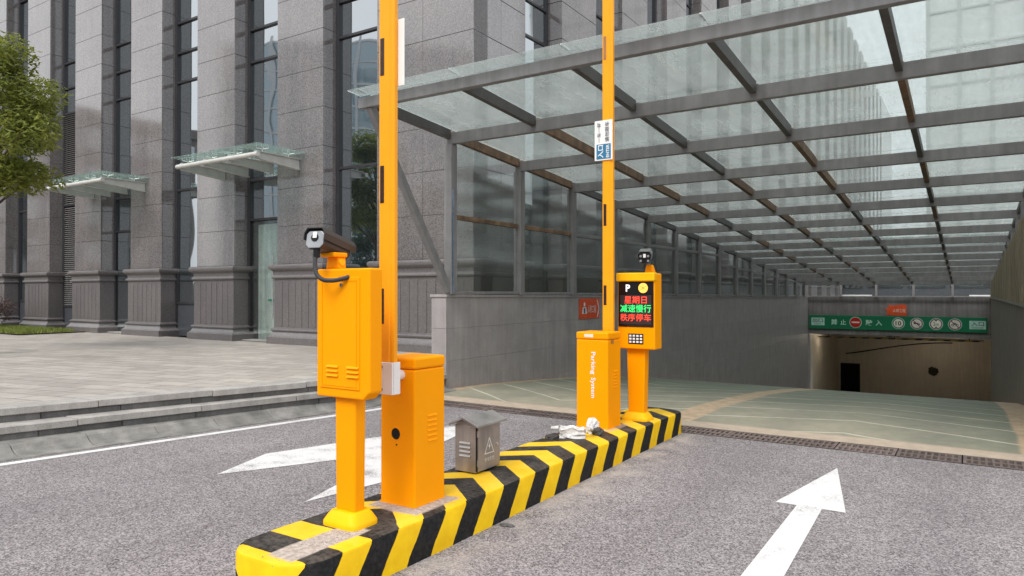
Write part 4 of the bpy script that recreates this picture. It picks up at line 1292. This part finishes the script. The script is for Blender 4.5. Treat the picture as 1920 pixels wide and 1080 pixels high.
def arm(W, x0, x1, y0, y1, z0, z1, strips, lean=0.0):
    bm = BM()
    prism(bm, [(x0, y0 + 0.012), (x0 + 0.006, y0 + 0.003), (x0 + 0.02, y0), (x1 - 0.034, y0), (x1 - 0.028, y0 + 0.008), (x1 - 0.012, y0 + 0.008), (x1, y0 + 0.015), (x1, y1), (x0, y1)], 'z', z0, z1)
    a = obj('arm', bm, M['arm'], bevel=0.002, seg=1)
    W(a)
    for za, zb, m in strips:
        s = obj('reflector', bx(x0 + 0.018, x0 + 0.05, y0 - 0.0025, y0 - 0.0005, za, zb), m)
        W(s)
    return a
def zpx(y, d): return 1.6 - (y - 548) * d / 1320
arm(W, AX0, AX1, AY0, AY1, 0.96, 4.9, [(zpx(607, 4.4), zpx(541, 4.4), M['black_tape']), (zpx(380, 4.4), zpx(310, 4.4), M['black_tape']), (zpx(140, 4.4), zpx(70, 4.4), M['black_tape']), (3.95, 4.2, M['black_tape'])])
W(obj('arm_plate', bx(-3.155, -2.945, AY1 + 0.002, AY1 + 0.008, 2.89, 3.31), M['white'], bevel=0.003))

b2 = empty('barrier_gate', (-3.18, 6.5, IZ), 0, 'orange boom barrier with white upright lettering and an arm sign, beside the display', 'barrier gate', 'boom barriers on the island')
CX0, CX1, CY0, CY1 = -3.35, -3.0, 6.36, 6.67
W = cabinet(b2, CX0, CX1, CY0, CY1, IZ, 1.20)
for word, zc, wd in (('Parking', IZ + 0.65, 0.225), ('System', IZ + 0.405, 0.205)):
    W(text(word, 0.062, M['white'], None, ((CX0 + CX1) / 2 + 0.01, CY0 - 0.001, zc), (0, 0, -1), (1, 0, 0), bold=0.02, width=wd, depth=0.002))
W(obj('sticker', bx(CX0 + 0.09, CX0 + 0.19, CY0 - 0.004, CY0 - 0.0032, 1.15, 1.18), M['sticker']))
W(obj('sticker', bx(CX1 + 0.0035, CX1 + 0.0045, CY0 + 0.07, CY0 + 0.13, 1.085, 1.125), M['brown_tape']))
bm = BM(); tube(bm, [(-3.17, CY1, 1.05), (-3.17, CY1 + 0.08, 1.05)], 0.03, 12)
W(obj('shaft', bm, M['white'], smooth=True))
dA = 7.36
FA = (-3.235, -3.115, 6.72, 6.77)
arm(W, *FA, 0.95, 5.2, [(zpx(572, dA), zpx(535, dA), M['black_tape']), (zpx(423, dA), zpx(382, dA), M['black_tape']), (zpx(110, dA), zpx(66, dA), M['brown_tape'])])
# arm sign, written to be read when the arm is down
ys_ = FA[2] - 0.012
sg = W(obj('arm_sign', bx(-3.315, -3.110, ys_, ys_ + 0.008, 2.985, 3.405), M['white'], bevel=0.002))
W(obj('sign_field', bx(-3.292, -3.128, ys_ - 0.003, ys_ - 0.0005, 3.0, 3.155), M['sign_blue']))
def vtext(s, h, m, x, z, w, bold=0.0):
    W(text(s, h, m, None, (x, ys_ - 0.003, z), (0, 0, 1), (-1, 0, 0), bold=bold, width=w, depth=0.0015))
vtext('入口', 0.068, M['white'], -3.245, 3.078, 0.135, 0.02)
vtext('ENTER', 0.034, M['white'], -3.163, 3.078, 0.135, 0.02)
vtext('一车一杆', 0.045, M['ink_grey'], -3.262, 3.28, 0.21, 0.01)
vtext('请勿跟车', 0.048, M['ink_grey'], -3.17, 3.28, 0.21, 0.01)

# ------------------------------------------------------------------ terminals
def post(W, cx, cy, z0, z1, w0, w1, d0, d1):
    bm = BM()
    hexa(bm, ((cx - w0, cy - d0, z0), (cx + w0, cy - d0, z0), (cx + w0, cy + d0, z0), (cx - w0, cy + d0, z0)),
         ((cx - w1, cy - d1, z1), (cx + w1, cy - d1, z1), (cx + w1, cy + d1, z1), (cx - w1, cy + d1, z1)))
    W(obj('post', bm, M['orange'], bevel=0.012, seg=3))
def foot(W, cx, cy, z, r, m):
    """square foot plate with clipped corners and shoulders that rise to the post"""
    bm = BM()
    ls = []
    for k, zz in ((1.0, -0.003), (1.0, 0.022), (0.96, 0.032), (0.80, 0.066), (0.70, 0.082), (0.66, 0.086)):
        h = r * k
        ls.append([bm.verts.new((x, y, z + zz)) for x, y in rounded(cx - h, cx + h, cy - h * 0.8, cy + h * 0.8, h * 0.36, 3)])
    n = len(ls[0])
    for a, b in zip(ls, ls[1:]):
        for i in range(n): bm.faces.new((a[i], a[(i + 1) % n], b[(i + 1) % n], b[i]))
    bm.faces.new(ls[0][::-1]); bm.faces.new(ls[-1])
    W(obj('foot', bm, m, smooth=True))

t1 = empty('parking_terminal', (-3.06, 3.0, IZ), 0, 'orange camera terminal on a post seen from its louvred back, nearest the viewer', 'parking terminal', 'terminals on the island')
W = to(t1)
PCX, PCY = -3.06, 2.965
foot(W, PCX, PCY, IZ, 0.14, M['orange_yellow'])
post(W, PCX, PCY, IZ + 0.07, 1.0, 0.078, 0.084, 0.042, 0.045)
HX0, HX1, HZ0, HZ1 = -3.262, -2.828, 0.985, 1.738
HY0, HY1 = 2.885, 2.99
bm = BM()
prism(bm, [(HX0, HZ0), (HX1 - 0.05, HZ0), (HX1, HZ0 + 0.045), (HX1, HZ1), (HX0, HZ1)], 'y', HY0, HY1)
W(obj('housing', bm, M['orange'], bevel=0.012, seg=3))
# raised hinged door on the back
bm = BM(); box(bm, HX0 + 0.035, HX1 - 0.075, HY0 - 0.006, HY0 + 0.002, HZ0 + 0.055, HZ1 - 0.05)
door = W(obj('service_door', bm, M['orange'], bevel=0.005))
bm = BM()
for a in ((HX0 + 0.055, HX0 + 0.058), (HX1 - 0.098, HX1 - 0.095)): box(bm, a[0], a[1], HY0 - 0.009, HY0 - 0.006, HZ0 + 0.075, HZ1 - 0.07)
W(obj('door_bead', bm, M['orange']))
bm = BM(); box(bm, HX0 + 0.055, HX1 - 0.095, HY0 - 0.009, HY0 - 0.006, HZ1 - 0.073, HZ1 - 0.07)
W(obj('door_bead', bm, M['orange']))
bm = BM(); box(bm, HX0 + 0.055, HX1 - 0.095, HY0 - 0.009, HY0 - 0.006, HZ0 + 0.072, HZ0 + 0.075)
W(obj('door_bead', bm, M['orange']))
W(obj('lock', disc(BM(), (HX0 + 0.215, HY0 - 0.012, HZ1 - 0.095), 0.011, 'y', 16, t=0.008), M['stainless']))
W(obj('keyhole', bx(HX0 + 0.213, HX0 + 0.217, HY0 - 0.0135, HY0 - 0.012, HZ1 - 0.101, HZ1 - 0.089), M['black']))
for cx in (HX0 + 0.095, HX0 + 0.26):
    for k in range(3):
        z = HZ0 + 0.125 + 0.026 * k
        bm = BM(); prism(bm, [(HY0 - 0.006, z), (HY0 - 0.017, z + 0.002), (HY0 - 0.006, z + 0.014)], 'x', cx, cx + 0.095)
        W(obj('louvre', bm, M['orange']))
# camera on a bracket
def camera_unit(W, c, yaw, pitch, s, dark, face, facing_detail):
    """bullet camera: origin at the front face centre, local -Y is the view direction"""
    T = Matrix.Translation(c) @ Euler((pitch, 0, yaw)).to_matrix().to_4x4()
    def put(bm, name, m, **k):
        bm.transform(T)
        return W(obj(name, bm, m, **k))
    w, h, l = 0.06 * s, 0.055 * s, 0.33 * s
    bm = BM()
    oct_ = [(-w, -h * 0.6), (-w * 0.65, -h), (w * 0.65, -h), (w, -h * 0.6), (w, h * 0.55), (w * 0.7, h * 0.9), (-w * 0.7, h * 0.9), (-w, h * 0.55)]
    prism(bm, oct_, 'y', 0.0, l * 0.86)
    put(bm, 'camera_body', dark, bevel=0.004)
    bm = BM()
    prism(bm, [(a * 0.96, b * 0.96) for a, b in oct_], 'y', -0.006, 0.0)
    put(bm, 'camera_face', face, bevel=0.003)
    # sun hood wraps over the top and sides and runs out in front
    bm = BM()
    hw, hh = w * 1.18, h * 1.22
    prof = [(-hw, -h * 0.1), (-hw, h * 0.62), (-hw * 0.72, hh), (hw * 0.72, hh), (hw, h * 0.62), (hw, -h * 0.1),
            (hw - 0.004, -h * 0.1), (hw - 0.004, h * 0.60), (hw * 0.70, hh - 0.005), (-hw * 0.70, hh - 0.005), (-hw + 0.004, h * 0.60), (-hw + 0.004, -h * 0.1)]
    prism(bm, prof, 'y', -0.018, l)
    put(bm, 'sun_hood', dark)
    bm = BM(); disc(bm, (0, -0.0095, h * 0.15), 0.024 * s, 'y', 20, t=0.004)
    put(bm, 'lens', M['black'])
    bm = BM(); box(bm, -0.012 * s, 0.014 * s, -0.012, -0.0065, h * 0.1, h * 0.75)
    put(bm, 'lamp_window', M['white'])
    if facing_detail:
        for a in (-0.6, 0.6):
            for b in (-0.5, 0.35):
                bm = BM(); disc(bm, (a * w, -0.010, b * h), 0.012 * s, 'y', 12, t=0.004)
                put(bm, 'infrared_lamp', M['cam_grey'])
    return T
CT = Vector((-3.262 + 0.085, 2.80, 1.908))
T = camera_unit(W, CT, R(14), R(-11), 1.0, M['cam_dark'], M['cam_grey'], False)
bm = BM(); hexa(bm, ((-3.235, 2.93, HZ1), (-3.115, 2.93, HZ1), (-3.115, 2.985, HZ1), (-3.235, 2.985, HZ1)), ((-3.225, 2.93, HZ1 + 0.075), (-3.135, 2.93, HZ1 + 0.075), (-3.135, 3.0, HZ1 + 0.075), (-3.225, 3.0, HZ1 + 0.075)))
W(obj('camera_bracket', bm, M['orange'], bevel=0.01))
bm = BM(); box(bm, -3.24, -3.12, 2.89, 3.0, HZ1 + 0.07, HZ1 + 0.098)
W(obj('bracket_cradle', bm, M['orange'], bevel=0.008))
bm = BM(); tube(bm, [(-3.13, 2.95, HZ1 + 0.04), (-3.112, 2.95, HZ1 + 0.04)], 0.02, 12)
W(obj('pivot_bolt', bm, M['orange_yellow'], smooth=True))
pts = [CT + Vector((-0.0, 0.012, -0.05)), CT + Vector((0.0, 0.008, -0.10)), (-3.178, 2.80, 1.80), (-3.17, 2.792, 1.745), (-3.15, 2.79, 1.70), (-3.11, 2.80, 1.672), (-3.06, 2.83, 1.668), (-3.01, 2.862, 1.68), (-2.99, 2.885, 1.69)]
def smooth_path(p, n=6):
    p = [Vector(a) for a in p]; out = []
    for i in range(len(p) - 1):
        a, b, c, d = p[max(i - 1, 0)], p[i], p[i + 1], p[min(i + 2, len(p) - 1)]
        for k in range(n):
            t = k / n
            out.append(0.5 * ((2 * b) + (c - a) * t + (2 * a - 5 * b + 4 * c - d) * t * t + (3 * b - a - 3 * c + d) * t ** 3))
    out.append(p[-1]); return out
bm = BM(); tube(bm, smooth_path(pts), 0.013, 10)
W(obj('cable', bm, M['cable'], smooth=True))
bm = BM(); tube(bm, [CT + Vector((0, 0.012, -0.045)), CT + Vector((0, 0.008, -0.105))], 0.02, 12)
W(obj('cable_gland', bm, M['black'], smooth=True))

t2 = empty('parking_terminal', (-2.95, 7.03, IZ), 0, 'orange display terminal with glowing red and green characters and a keypad', 'parking terminal', 'terminals on the island')
W = to(t2)
foot(W, -2.985, 7.06, IZ, 0.15, M['orange_yellow'])
post(W, -2.972, 7.05, IZ + 0.07, 1.02, 0.088, 0.105, 0.055, 0.06)
DX0, DX1, DY0, DY1, DZ0, DZ1 = -3.155, -2.735, 6.93, 7.13, 1.0, 1.80
W(obj('housing', bx(DX0, DX1, DY0, DY1, DZ0, DZ1), M['orange'], bevel=0.016, seg=3))
W(obj('top_hood', bx(DX0 - 0.006, DX1 + 0.006, DY0 - 0.03, DY0 + 0.06, DZ1 - 0.085, DZ1 + 0.006), M['orange_yellow'], bevel=0.012))
scr = W(obj('screen', bx(DX0 + 0.012, DX1 - 0.012, DY0 - 0.006, DY0 + 0.001, 1.235, 1.712), M['screen'], bevel=0.002))
W(obj('led_panel', bx(DX0 + 0.035, DX1 - 0.035, DY0 - 0.008, DY0 - 0.006, 1.265, 1.57), M['led_grid']))
yq = DY0 - 0.0085
cxs = (DX0 + DX1) / 2
W(text('P', 0.075, M['led_white'], None, (cxs - 0.085, yq, 1.645), X, Z, bold=0.03, depth=0.002))
bm = BM(); disc(bm, (cxs + 0.085, yq - 0.002, 1.645), 0.052, 'y', 28, t=0.0015)
W(obj('status_lamp', bm, M['led_amber']))
bm = BM()
for a in range(6):
    box(bm, cxs + 0.085 - 0.002, cxs + 0.085 + 0.002, yq - 0.004, yq - 0.003, 1.645, 1.69)
    bmesh.ops.rotate(bm, verts=bm.verts[-8:], cent=(cxs + 0.085, 0, 1.645), matrix=Matrix.Rotation(R(60 * a), 3, 'Y'))
W(obj('lamp_grid', bm, M['brown_tape']))
W(text('星期日', 0.078, M['led_red'], None, (cxs, yq, 1.52), X, Z, bold=0.0, width=0.25, depth=0.002))
W(text('减速慢行', 0.08, M['led_green'], None, (cxs, yq, 1.43), X, Z, bold=0.0, width=0.345, depth=0.002))
W(text('秩序停车', 0.078, M['led_red'], None, (cxs, yq, 1.335), X, Z, bold=0.0, width=0.345, depth=0.002))
kx = -2.945
W(obj('keypad', bx(kx - 0.085, kx + 0.085, DY0 - 0.005, DY0 + 0.001, 1.055, 1.165), M['black'], bevel=0.003))
for i in range(4):
    for j in range(3):
        W(block('key', (0.026, 0.004, 0.020), (kx - 0.06 + 0.04 * i, DY0 - 0.007, 1.078 + 0.032 * j), M['white'], None, 0.0012))
W(obj('camera_bracket', hexa(BM(), ((-2.87, 6.98, DZ1), (-2.77, 6.98, DZ1), (-2.77, 7.06, DZ1), (-2.87, 7.06, DZ1)), ((-2.85, 6.98, DZ1 + 0.09), (-2.79, 6.98, DZ1 + 0.09), (-2.79, 7.04, DZ1 + 0.09), (-2.85, 7.04, DZ1 + 0.09))), M['orange'], bevel=0.008))
camera_unit(W, Vector((-2.82, 6.86, 1.955)), R(20), R(8), 1.05, M['cam_hood_grey'], M['black'], True)

# ------------------------------------------------------------------ junction cabinet
jc = empty('junction_cabinet', (-3.17, 4.42, IZ), 0, 'small stainless junction cabinet with gabled lid and hazard triangle on the island', 'electric cabinet')
W = to(jc)
JX0, JX1, JY0, JY1 = -3.275, -3.085, 4.25, 4.56
JZ1 = 0.60
W(obj('box', bx(JX0, JX1, JY0, JY1, IZ + 0.012, JZ1), M['stainless'], bevel=0.004))
W(obj('door', bx(JX1 + 0.002, JX1 + 0.014, JY0 + 0.02, JY1 - 0.004, IZ + 0.02, JZ1 - 0.012), M['stainless'], bevel=0.003))
for z in (IZ + 0.06, JZ1 - 0.08):
    bm = BM(); tube(bm, [(JX1 + 0.014, JY0 + 0.012, z), (JX1 + 0.014, JY0 + 0.012, z + 0.045)], 0.008, 8)
    W(obj('hinge', bm, M['stainless_lid'], smooth=True))
W(obj('door_gap', bx(JX1 + 0.0005, JX1 + 0.002, JY0 + 0.004, JY0 + 0.02, IZ + 0.02, JZ1 - 0.012), M['black']))
xm = (JX0 + JX1) / 2
bm = BM()
prism(bm, [(JX0 - 0.035, JZ1 - 0.005), (xm, JZ1 + 0.05), (JX1 + 0.045, JZ1 - 0.005), (JX1 + 0.045, JZ1 + 0.012), (xm, JZ1 + 0.07), (JX0 - 0.035, JZ1 + 0.012)], 'y', JY0 - 0.035, JY1 + 0.05)
W(obj('lid', bm, M['stainless_lid'], bevel=0.003))
bm = BM(); prism(bm, [(JX0, JZ1), (JX1, JZ1), (xm, JZ1 + 0.05)], 'y', JY0 + 0.0, JY1)
W(obj('gable', bm, M['stainless']))
for k in range(4):
    z = IZ + 0.125 + 0.032 * k
    bm = BM(); prism(bm, [(JY0 - 0.0005, z), (JY0 - 0.010, z + 0.003), (JY0 - 0.0005, z + 0.016)], 'x', xm - 0.05, xm + 0.05)
    W(obj('louvre', bm, M['stainless_lid']))
xd = JX1 + 0.0155
bm = BM()
tri_o = [(4.345, 0.375), (4.475, 0.375), (4.41, 0.50)]
tri_i = [(4.357, 0.382), (4.463, 0.382), (4.41, 0.484)]
A = [bm.verts.new((xd, *p)) for p in tri_o]; B = [bm.verts.new((xd, *p)) for p in tri_i]
for i in range(3): bm.faces.new((A[i], A[(i + 1) % 3], B[(i + 1) % 3], B[i]))
W(obj('hazard_triangle', bm, M['etched']))
bm = BM()
bm.faces.new([bm.verts.new((xd, *p)) for p in ((4.414, 0.463), (4.398, 0.425), (4.409, 0.425), (4.404, 0.395), (4.424, 0.436), (4.412, 0.436))])
W(obj('lightning_mark', bm, M['etched']))
W(text('有电危险', 0.03, M['etched'], None, (xd, 4.41, 0.335), (0, 1, 0), Z, width=0.13, depth=0.001))
W(obj('door_knob', disc(BM(), (JX1 + 0.024, 4.51, 0.43), 0.011, 'x', 14, t=-0.01), M['alu']))

# ------------------------------------------------------------------ litter on the island
def crumple(name, loc, size, m, label, cat, seed, flat=0.5, group=None):
    rr = random.Random(seed)
    bm = BM()
    bmesh.ops.create_icosphere(bm, subdivisions=3, radius=1.0)
    for v in bm.verts:
        k = rr.uniform(0.72, 1.12)
        v.co = Vector((v.co.x * size[0] * k, v.co.y * size[1] * k, max(-0.35, v.co.z) * size[2] * k))
    zmin = min(v.co.z for v in bm.verts)
    for v in bm.verts: v.co.z -= zmin
    o = obj(name, bm, m, None, loc, (0, 0, rr.uniform(0, 3)))
    return tag(o, label, cat, group)
# squashed white carton lying on its side
rr = random.Random(21)
ct = empty('white_carton', (-3.13, 5.86, IZ), R(28), 'squashed white carton lying on the island before the lettered barrier', 'carton')
bm = BM()
box(bm, -0.11, 0.11, -0.07, 0.07, 0.0, 0.095)
bmesh.ops.subdivide_edges(bm, edges=bm.edges[:], cuts=3, use_grid_fill=True)
for v in bm.verts: v.co += Vector((rr.uniform(-0.016, 0.016), rr.uniform(-0.016, 0.016), rr.uniform(-0.018, 0.012) if v.co.z > 0.01 else 0))
obj('carton_body', bm, M['paper'], ct)
bm = BM()
for (x0, x1, y0, y1, dz) in ((-0.20, -0.13, -0.07, 0.07, 0.03), (0.13, 0.19, -0.06, 0.075, 0.05)):
    hexa(bm, ((x0, y0, 0.06 + dz), (x1, y0, 0.09), (x1, y1, 0.09), (x0, y1, 0.05 + dz)), ((x0, y0, 0.064 + dz), (x1, y0, 0.094), (x1, y1, 0.094), (x0, y1, 0.054 + dz)))
obj('carton_flap', bm, M['paper'], ct)
crumple('crumpled_bag', (-3.05, 6.13, IZ), (0.07, 0.05, 0.11), M['paper'], 'crumpled white bag leaning against the lettered barrier cabinet', 'bag', 5)
crumple('dark_wrapper', (-2.97, 6.08, IZ), (0.05, 0.06, 0.055), M['litter_dark'], 'small dark crumpled wrapper beside the white bag', 'wrapper', 9)
crumple('dark_wrapper', (-3.27, 5.72, IZ), (0.09, 0.06, 0.03), M['litter_dark'], 'flat dark wrapper at the left edge of the white carton', 'wrapper', 14)
crumple('mortar_lump', (-2.66, 4.03, 0.0), (0.06, 0.025, 0.014), M['riser'], 'flat grey fragment lying on asphalt at the island foot', 'fragment', 31)
# sand left over from casting
bm = BM()
for i in range(420):
    a = rr.uniform(0, 1)
    x, y = (rr.gauss(-2.96, 0.06), rr.gauss(2.70, 0.13)) if a < 0.6 else (rr.gauss(-2.69, 0.035), rr.uniform(2.5, 7.6))
    z = IZ if a < 0.6 else 0.0
    s = rr.uniform(0.002, 0.006)
    if a < 0.6 and not (IX0 + 0.03 < x < IX1 - 0.03): continue
    if a >= 0.6 and x < IX1 + 0.012: continue
    v = [bm.verts.new((x + s * math.cos(t_) , y + s * math.sin(t_), z)) for t_ in (0, 2.1, 4.2)] + [bm.verts.new((x, y, z + s))]
    for f in ((0, 1, 3), (1, 2, 3), (2, 0, 3)): bm.faces.new([v[k] for k in f])
tag(obj('mortar_crumbs', bm, M['kerb']), 'scattered mortar crumbs on and beside the painted island', 'debris', kind='stuff')

# ------------------------------------------------------------------ trees and shrub
def leaf_cloud(bm, clumps, n, size, rg, droop=0.4):
    tot = sum(c[1] ** 2 for c in clumps)
    for c, r, sq in clumps:
        k = int(n * r * r / tot)
        for _ in range(k):
            d = Vector((rg.gauss(0, 1), rg.gauss(0, 1), rg.gauss(0, 1))).normalized()
            rad = r * (0.35 + 0.65 * rg.random() ** 0.5)
            p = Vector(c) + Vector((d.x * rad, d.y * rad, d.z * rad * sq))
            L = size * rg.uniform(0.7, 1.3); w = L * 0.36
            a = rg.uniform(0, 2 * math.pi)
            dirv = Vector((math.cos(a), math.sin(a), rg.uniform(-0.9, 0.25) - droop * 0.3)).normalized()
            side = dirv.cross(Vector((rg.uniform(-0.5, 0.5), rg.uniform(-0.5, 0.5), 1))).normalized() * w
            nn = side.cross(dirv).normalized() * L * 0.1
            b0 = bm.verts.new(p); m1 = bm.verts.new(p + dirv * L * 0.5 + side * 0.5 - nn); m2 = bm.verts.new(p + dirv * L * 0.5 - side * 0.5 - nn); tip = bm.verts.new(p + dirv * L)
            bm.faces.new((b0, m1, tip)); bm.faces.new((b0, tip, m2))
def tree(name, loc, h0, h1, rad, n, size, mat, label, seed, cat='tree', group=None):
    rg = random.Random(seed)
    t = empty(name, loc, 0, label, cat, group)
    bm = BM()
    top = h0 + (h1 - h0) * 0.75
    tube(bm, [(0, 0, -0.05), (0.03, 0.02, h0 * 0.5), (0.0, 0.05, h0), (0.05, 0, top)], [0.13, 0.10, 0.085, 0.03], 9)
    cl = []
    for k in range(26):
        a = rg.uniform(0, 6.28); u = rg.random()
        z = h0 + (h1 - h0) * (0.12 + 0.85 * u)
        env = math.sin(math.pi * min(1, 0.18 + 0.8 * u)) ** 0.7
        rr_ = rad * env * rg.uniform(0.35, 0.85)
        c = (rr_ * math.cos(a), rr_ * math.sin(a), z)
        cl.append((c, rad * rg.uniform(0.22, 0.36), rg.uniform(0.6, 0.9)))
        tube(bm, [(0.0, 0.03, max(h0 * 0.9, z - rad * 0.6)), (c[0] * 0.5, c[1] * 0.5, z - rad * 0.25), c], [0.035, 0.022, 0.008], 5)
    obj('trunk', bm, M['bark'], t, smooth=True)
    bm = BM(); leaf_cloud(bm, cl, n, size, rg)
    obj('crown', bm, mat, t)
    return t
TL = Vector((-1.18, 0.426, 0)) * 13.6
tree('broadleaf_tree', (TL.x, TL.y, PZ), 2.95, 6.3, 1.8, 11500, 0.15, M['leaf'], 'leafy green broadleaf tree on the plaza at the left edge', 4)
def shrub(loc, rx, h, n, label, seed):
    rg = random.Random(seed)
    t = empty('round_shrub', loc, 0, label, 'shrub')
    bm = BM()
    for k in range(9):
        a = rg.uniform(0, 6.28)
        tube(bm, [(0, 0, -0.03), (0.3 * rx * math.cos(a), 0.3 * rx * math.sin(a), h * 0.4), (0.7 * rx * math.cos(a), 0.7 * rx * math.sin(a), h * 0.75)], [0.02, 0.014, 0.006], 5)
    obj('stem', bm, M['bark'], t)
    bm = BM()
    leaf_cloud(bm, [((rg.uniform(-1, 1) * rx * 0.6, rg.uniform(-1, 1) * rx * 0.6, h * rg.uniform(0.4, 0.78)), rx * 0.45, 0.8) for _ in range(14)], n, 0.07, rg)
    obj('foliage', bm, M['leaf_plum'], t)
shrub((-26.5, 9.8, PZ + 0.03), 1.0, 1.15, 5200, 'dark reddish-brown round shrub at the left edge by the pillars', 8)

# ------------------------------------------------------------------ buildings across the street, seen in the polished stone and panes
def glass_tower(name, cx, cy, w, d, h, rz, label, nb, nf, mg, mf):
    t = empty(name, (cx, cy, 0), rz, label, 'building')
    bm = BM()
    n = 14
    prof = [(-w / 2, -d / 2), (w / 2, -d / 2)] + [(w / 2 + 0.0, -d / 2 + 0.01)] + [(w / 2 * math.cos(R(a)) , d / 2 * 0.3 + d * 0.2 * math.sin(R(a))) for a in range(0, 181, 12)]
    prism(bm, prof, 'z', 0, h)
    obj('curtain_wall', bm, mg, t)
    bm = BM()
    pts = [(w / 2 * math.cos(R(a)), d / 2 * 0.3 + d * 0.2 * math.sin(R(a))) for a in [180 * k / nb for k in range(nb + 1)]]
    for p in pts: box(bm, p[0] - 0.22, p[0] + 0.22, p[1] - 0.1, p[1] + 0.3, 0, h + 1.0)
    o = obj('mullions', bm, mf, t); o['kind'] = 'stuff'
    bm = BM()
    for k in range(nf + 1):
        z = h * k / nf
        lo = [(a * 1.004, b * 1.004 + 0.08) for a, b in prof[3:]]
        prism(bm, lo, 'z', z - 0.16, z + 0.16)
    o = obj('floor_bands', bm, mf, t); o['kind'] = 'stuff'
    return t
glass_tower('glass_office_tower', -88, -66, 44, 30, 41, R(-38), 'pale blue glass office block across the street behind the viewer', 18, 12, M['tower_glass'], M['tower_frame'])
def street_block(loc, rz, w, d, h, label, nx, nz, mw):
    t = empty('street_block', loc, rz, label, 'building')
    obj('block_wall', bx(-w / 2, w / 2, 0, d, 0, h), mw, t)
    obj('parapet', bx(-w / 2 - 0.3, w / 2 + 0.3, -0.3, d, h, h + 1.0), mw, t, bevel=0.03)
    for i in range(nx):
        for k in range(nz):
            block('block_window', (w / nx * 0.6, 0.2, h / nz * 0.55), (-w / 2 + w / nx * (i + 0.5), -0.02, h / nz * (k + 0.5)), M['window'], t, 0.03)
M['block_stone'] = simple('block_stone', (0.16, 0.145, 0.135), 0.8, var=0.12, vs_=0.4)
street_block((-70, -10, 0), R(90), 26, 14, 18, 'brown office block across the plaza to the left, outside the view', 9, 5, M['block_stone'])
street_block((-12, -66, 0), R(180), 92, 14, 26, 'long brown office block across the street behind the viewer', 22, 7, M['block_stone'])
# pale tower ahead, seen through the roof glass on the right
tw = empty('pale_tower', (16, 92, 0), 0, 'tall pale tower seen through the roof panes at upper right', 'building')
bm = BM(); box(bm, -20, 26, 0, 20, 0, 90); obj('tower_wall', bm, M['tower_pale'], tw)
for k in range(16):
    obj('tower_pilaster', bx(-20 + 3.0 * k, -19.6 + 3.0 * k, -0.35, 0.0, 0, 90), M['tower_line'], tw)
for k in range(1, 22):
    obj('tower_band', bx(-20, 26, -0.12, 0.0, 4.1 * k, 4.1 * k + 0.22), M['tower_line'], tw)
# white ledge beyond the end glazing
rb = empty('rear_block', (-3, 58, 0), 0, 'low dark glazed block behind the end glazing above the garage opening', 'building')
obj('block_wall', bx(-14, 12, 0, 8, 0, 5.6), M['spandrel'], rb)
for k in range(10):
    obj('block_window', bx(-13.7 + 2.6 * k, -11.4 + 2.6 * k, -0.06, 0.0, 1.9, 5.2), M['window'], rb)
obj('white_sill', bx(-7.2, -3.0, -0.3, -0.065, 1.15, 1.42), M['white'], rb)
obj('white_sill', bx(3.0, 5.0, -0.3, -0.065, 1.15, 1.42), M['white'], rb)
for k, (x, y, s) in enumerate(((-31, -16, 5), (-38.5, -18, 6), (-24, -15, 7))):
    tree('street_tree', (x, y, 0), 2.6, 9.0 - 0.6 * k, 3.6, 4200, 0.42, M['leaf_dark'],
         ['dark street tree behind the viewer, middle of the row', 'dark street tree behind the viewer, farthest from the ramp', 'dark street tree behind the viewer, nearest the ramp'][k], 20 + s, group='street trees mirrored in the building')

# ------------------------------------------------------------------ sub-parts: hang the small pieces on the part that carries them
bpy.context.view_layer.update()
def stem(o): return o.name.split('.')[0]
def hang(c, p):
    w = c.matrix_world.copy()
    c.parent = p
    c.matrix_parent_inverse = p.matrix_world.inverted()
    c.matrix_basis = w
def mid(o):
    bb = [o.matrix_world @ Vector(b) for b in o.bound_box]
    return sum(bb, Vector()) / 8
def nest(root, pname, cnames, near=0.0, test=None):
    kids = list(root.children)
    ps = [k for k in kids if stem(k) == pname]
    for c in kids:
        if stem(c) not in cnames or c in ps: continue
        if test and not test(c): continue
        p = min(ps, key=lambda q_: (mid(q_) - mid(c)).length)
        if near and (mid(p) - mid(c)).length > near: continue
        hang(c, p)
for t in (t1, t2):
    nest(t, 'camera_body', ('camera_face', 'sun_hood', 'lens', 'lamp_window', 'infrared_lamp', 'cable_gland'))
nest(t1, 'service_door', ('lock', 'keyhole', 'louvre', 'door_bead'))
nest(t2, 'keypad', ('key',))
nest(t2, 'screen', ('led_panel', 'lettering', 'status_lamp', 'lamp_grid'))
nest(b1, 'arm', ('reflector', 'arm_plate'))
nest(b2, 'arm', ('reflector',))
nest(b2, 'arm_sign', ('sign_field', 'lettering'), test=lambda c: mid(c).z > 2)
for t in (b1, b2):
    nest(t, 'cabinet', ('louvre', 'crank_hole', 'hole_rim', 'screw', 'sticker', 'lettering', 'lid', 'base_flange'))
nest(jc, 'door', ('hinge', 'hazard_triangle', 'lightning_mark', 'lettering', 'door_knob'))
nest(jc, 'box', ('louvre', 'door_gap', 'gable'))
nest(gs, 'roundel', ('roundel_ring', 'roundel_field', 'bar_mark', 'arrow_mark', 'horn_mark', 'cycle_mark', 'slash_mark'))
nest(gs, 'roundel', ('lettering',), near=0.2)
nest(gs, 'sign_field', ('lettering',), near=0.3)
for t in [o for o in scene.objects if o.parent is None and stem(o) == 'shelter_sign']:
    nest(t, 'sign_plate', ('lettering', 'arrow_mark', 'figure_mark', 'figure_base'))
nest(bld, 'glass_door', ('door_handle', 'warning_tape'), near=2.0)
nest(bld, 'door', ('door_handle',), near=2.0)
nest(tun, 'garage_door', ('door_frame',))
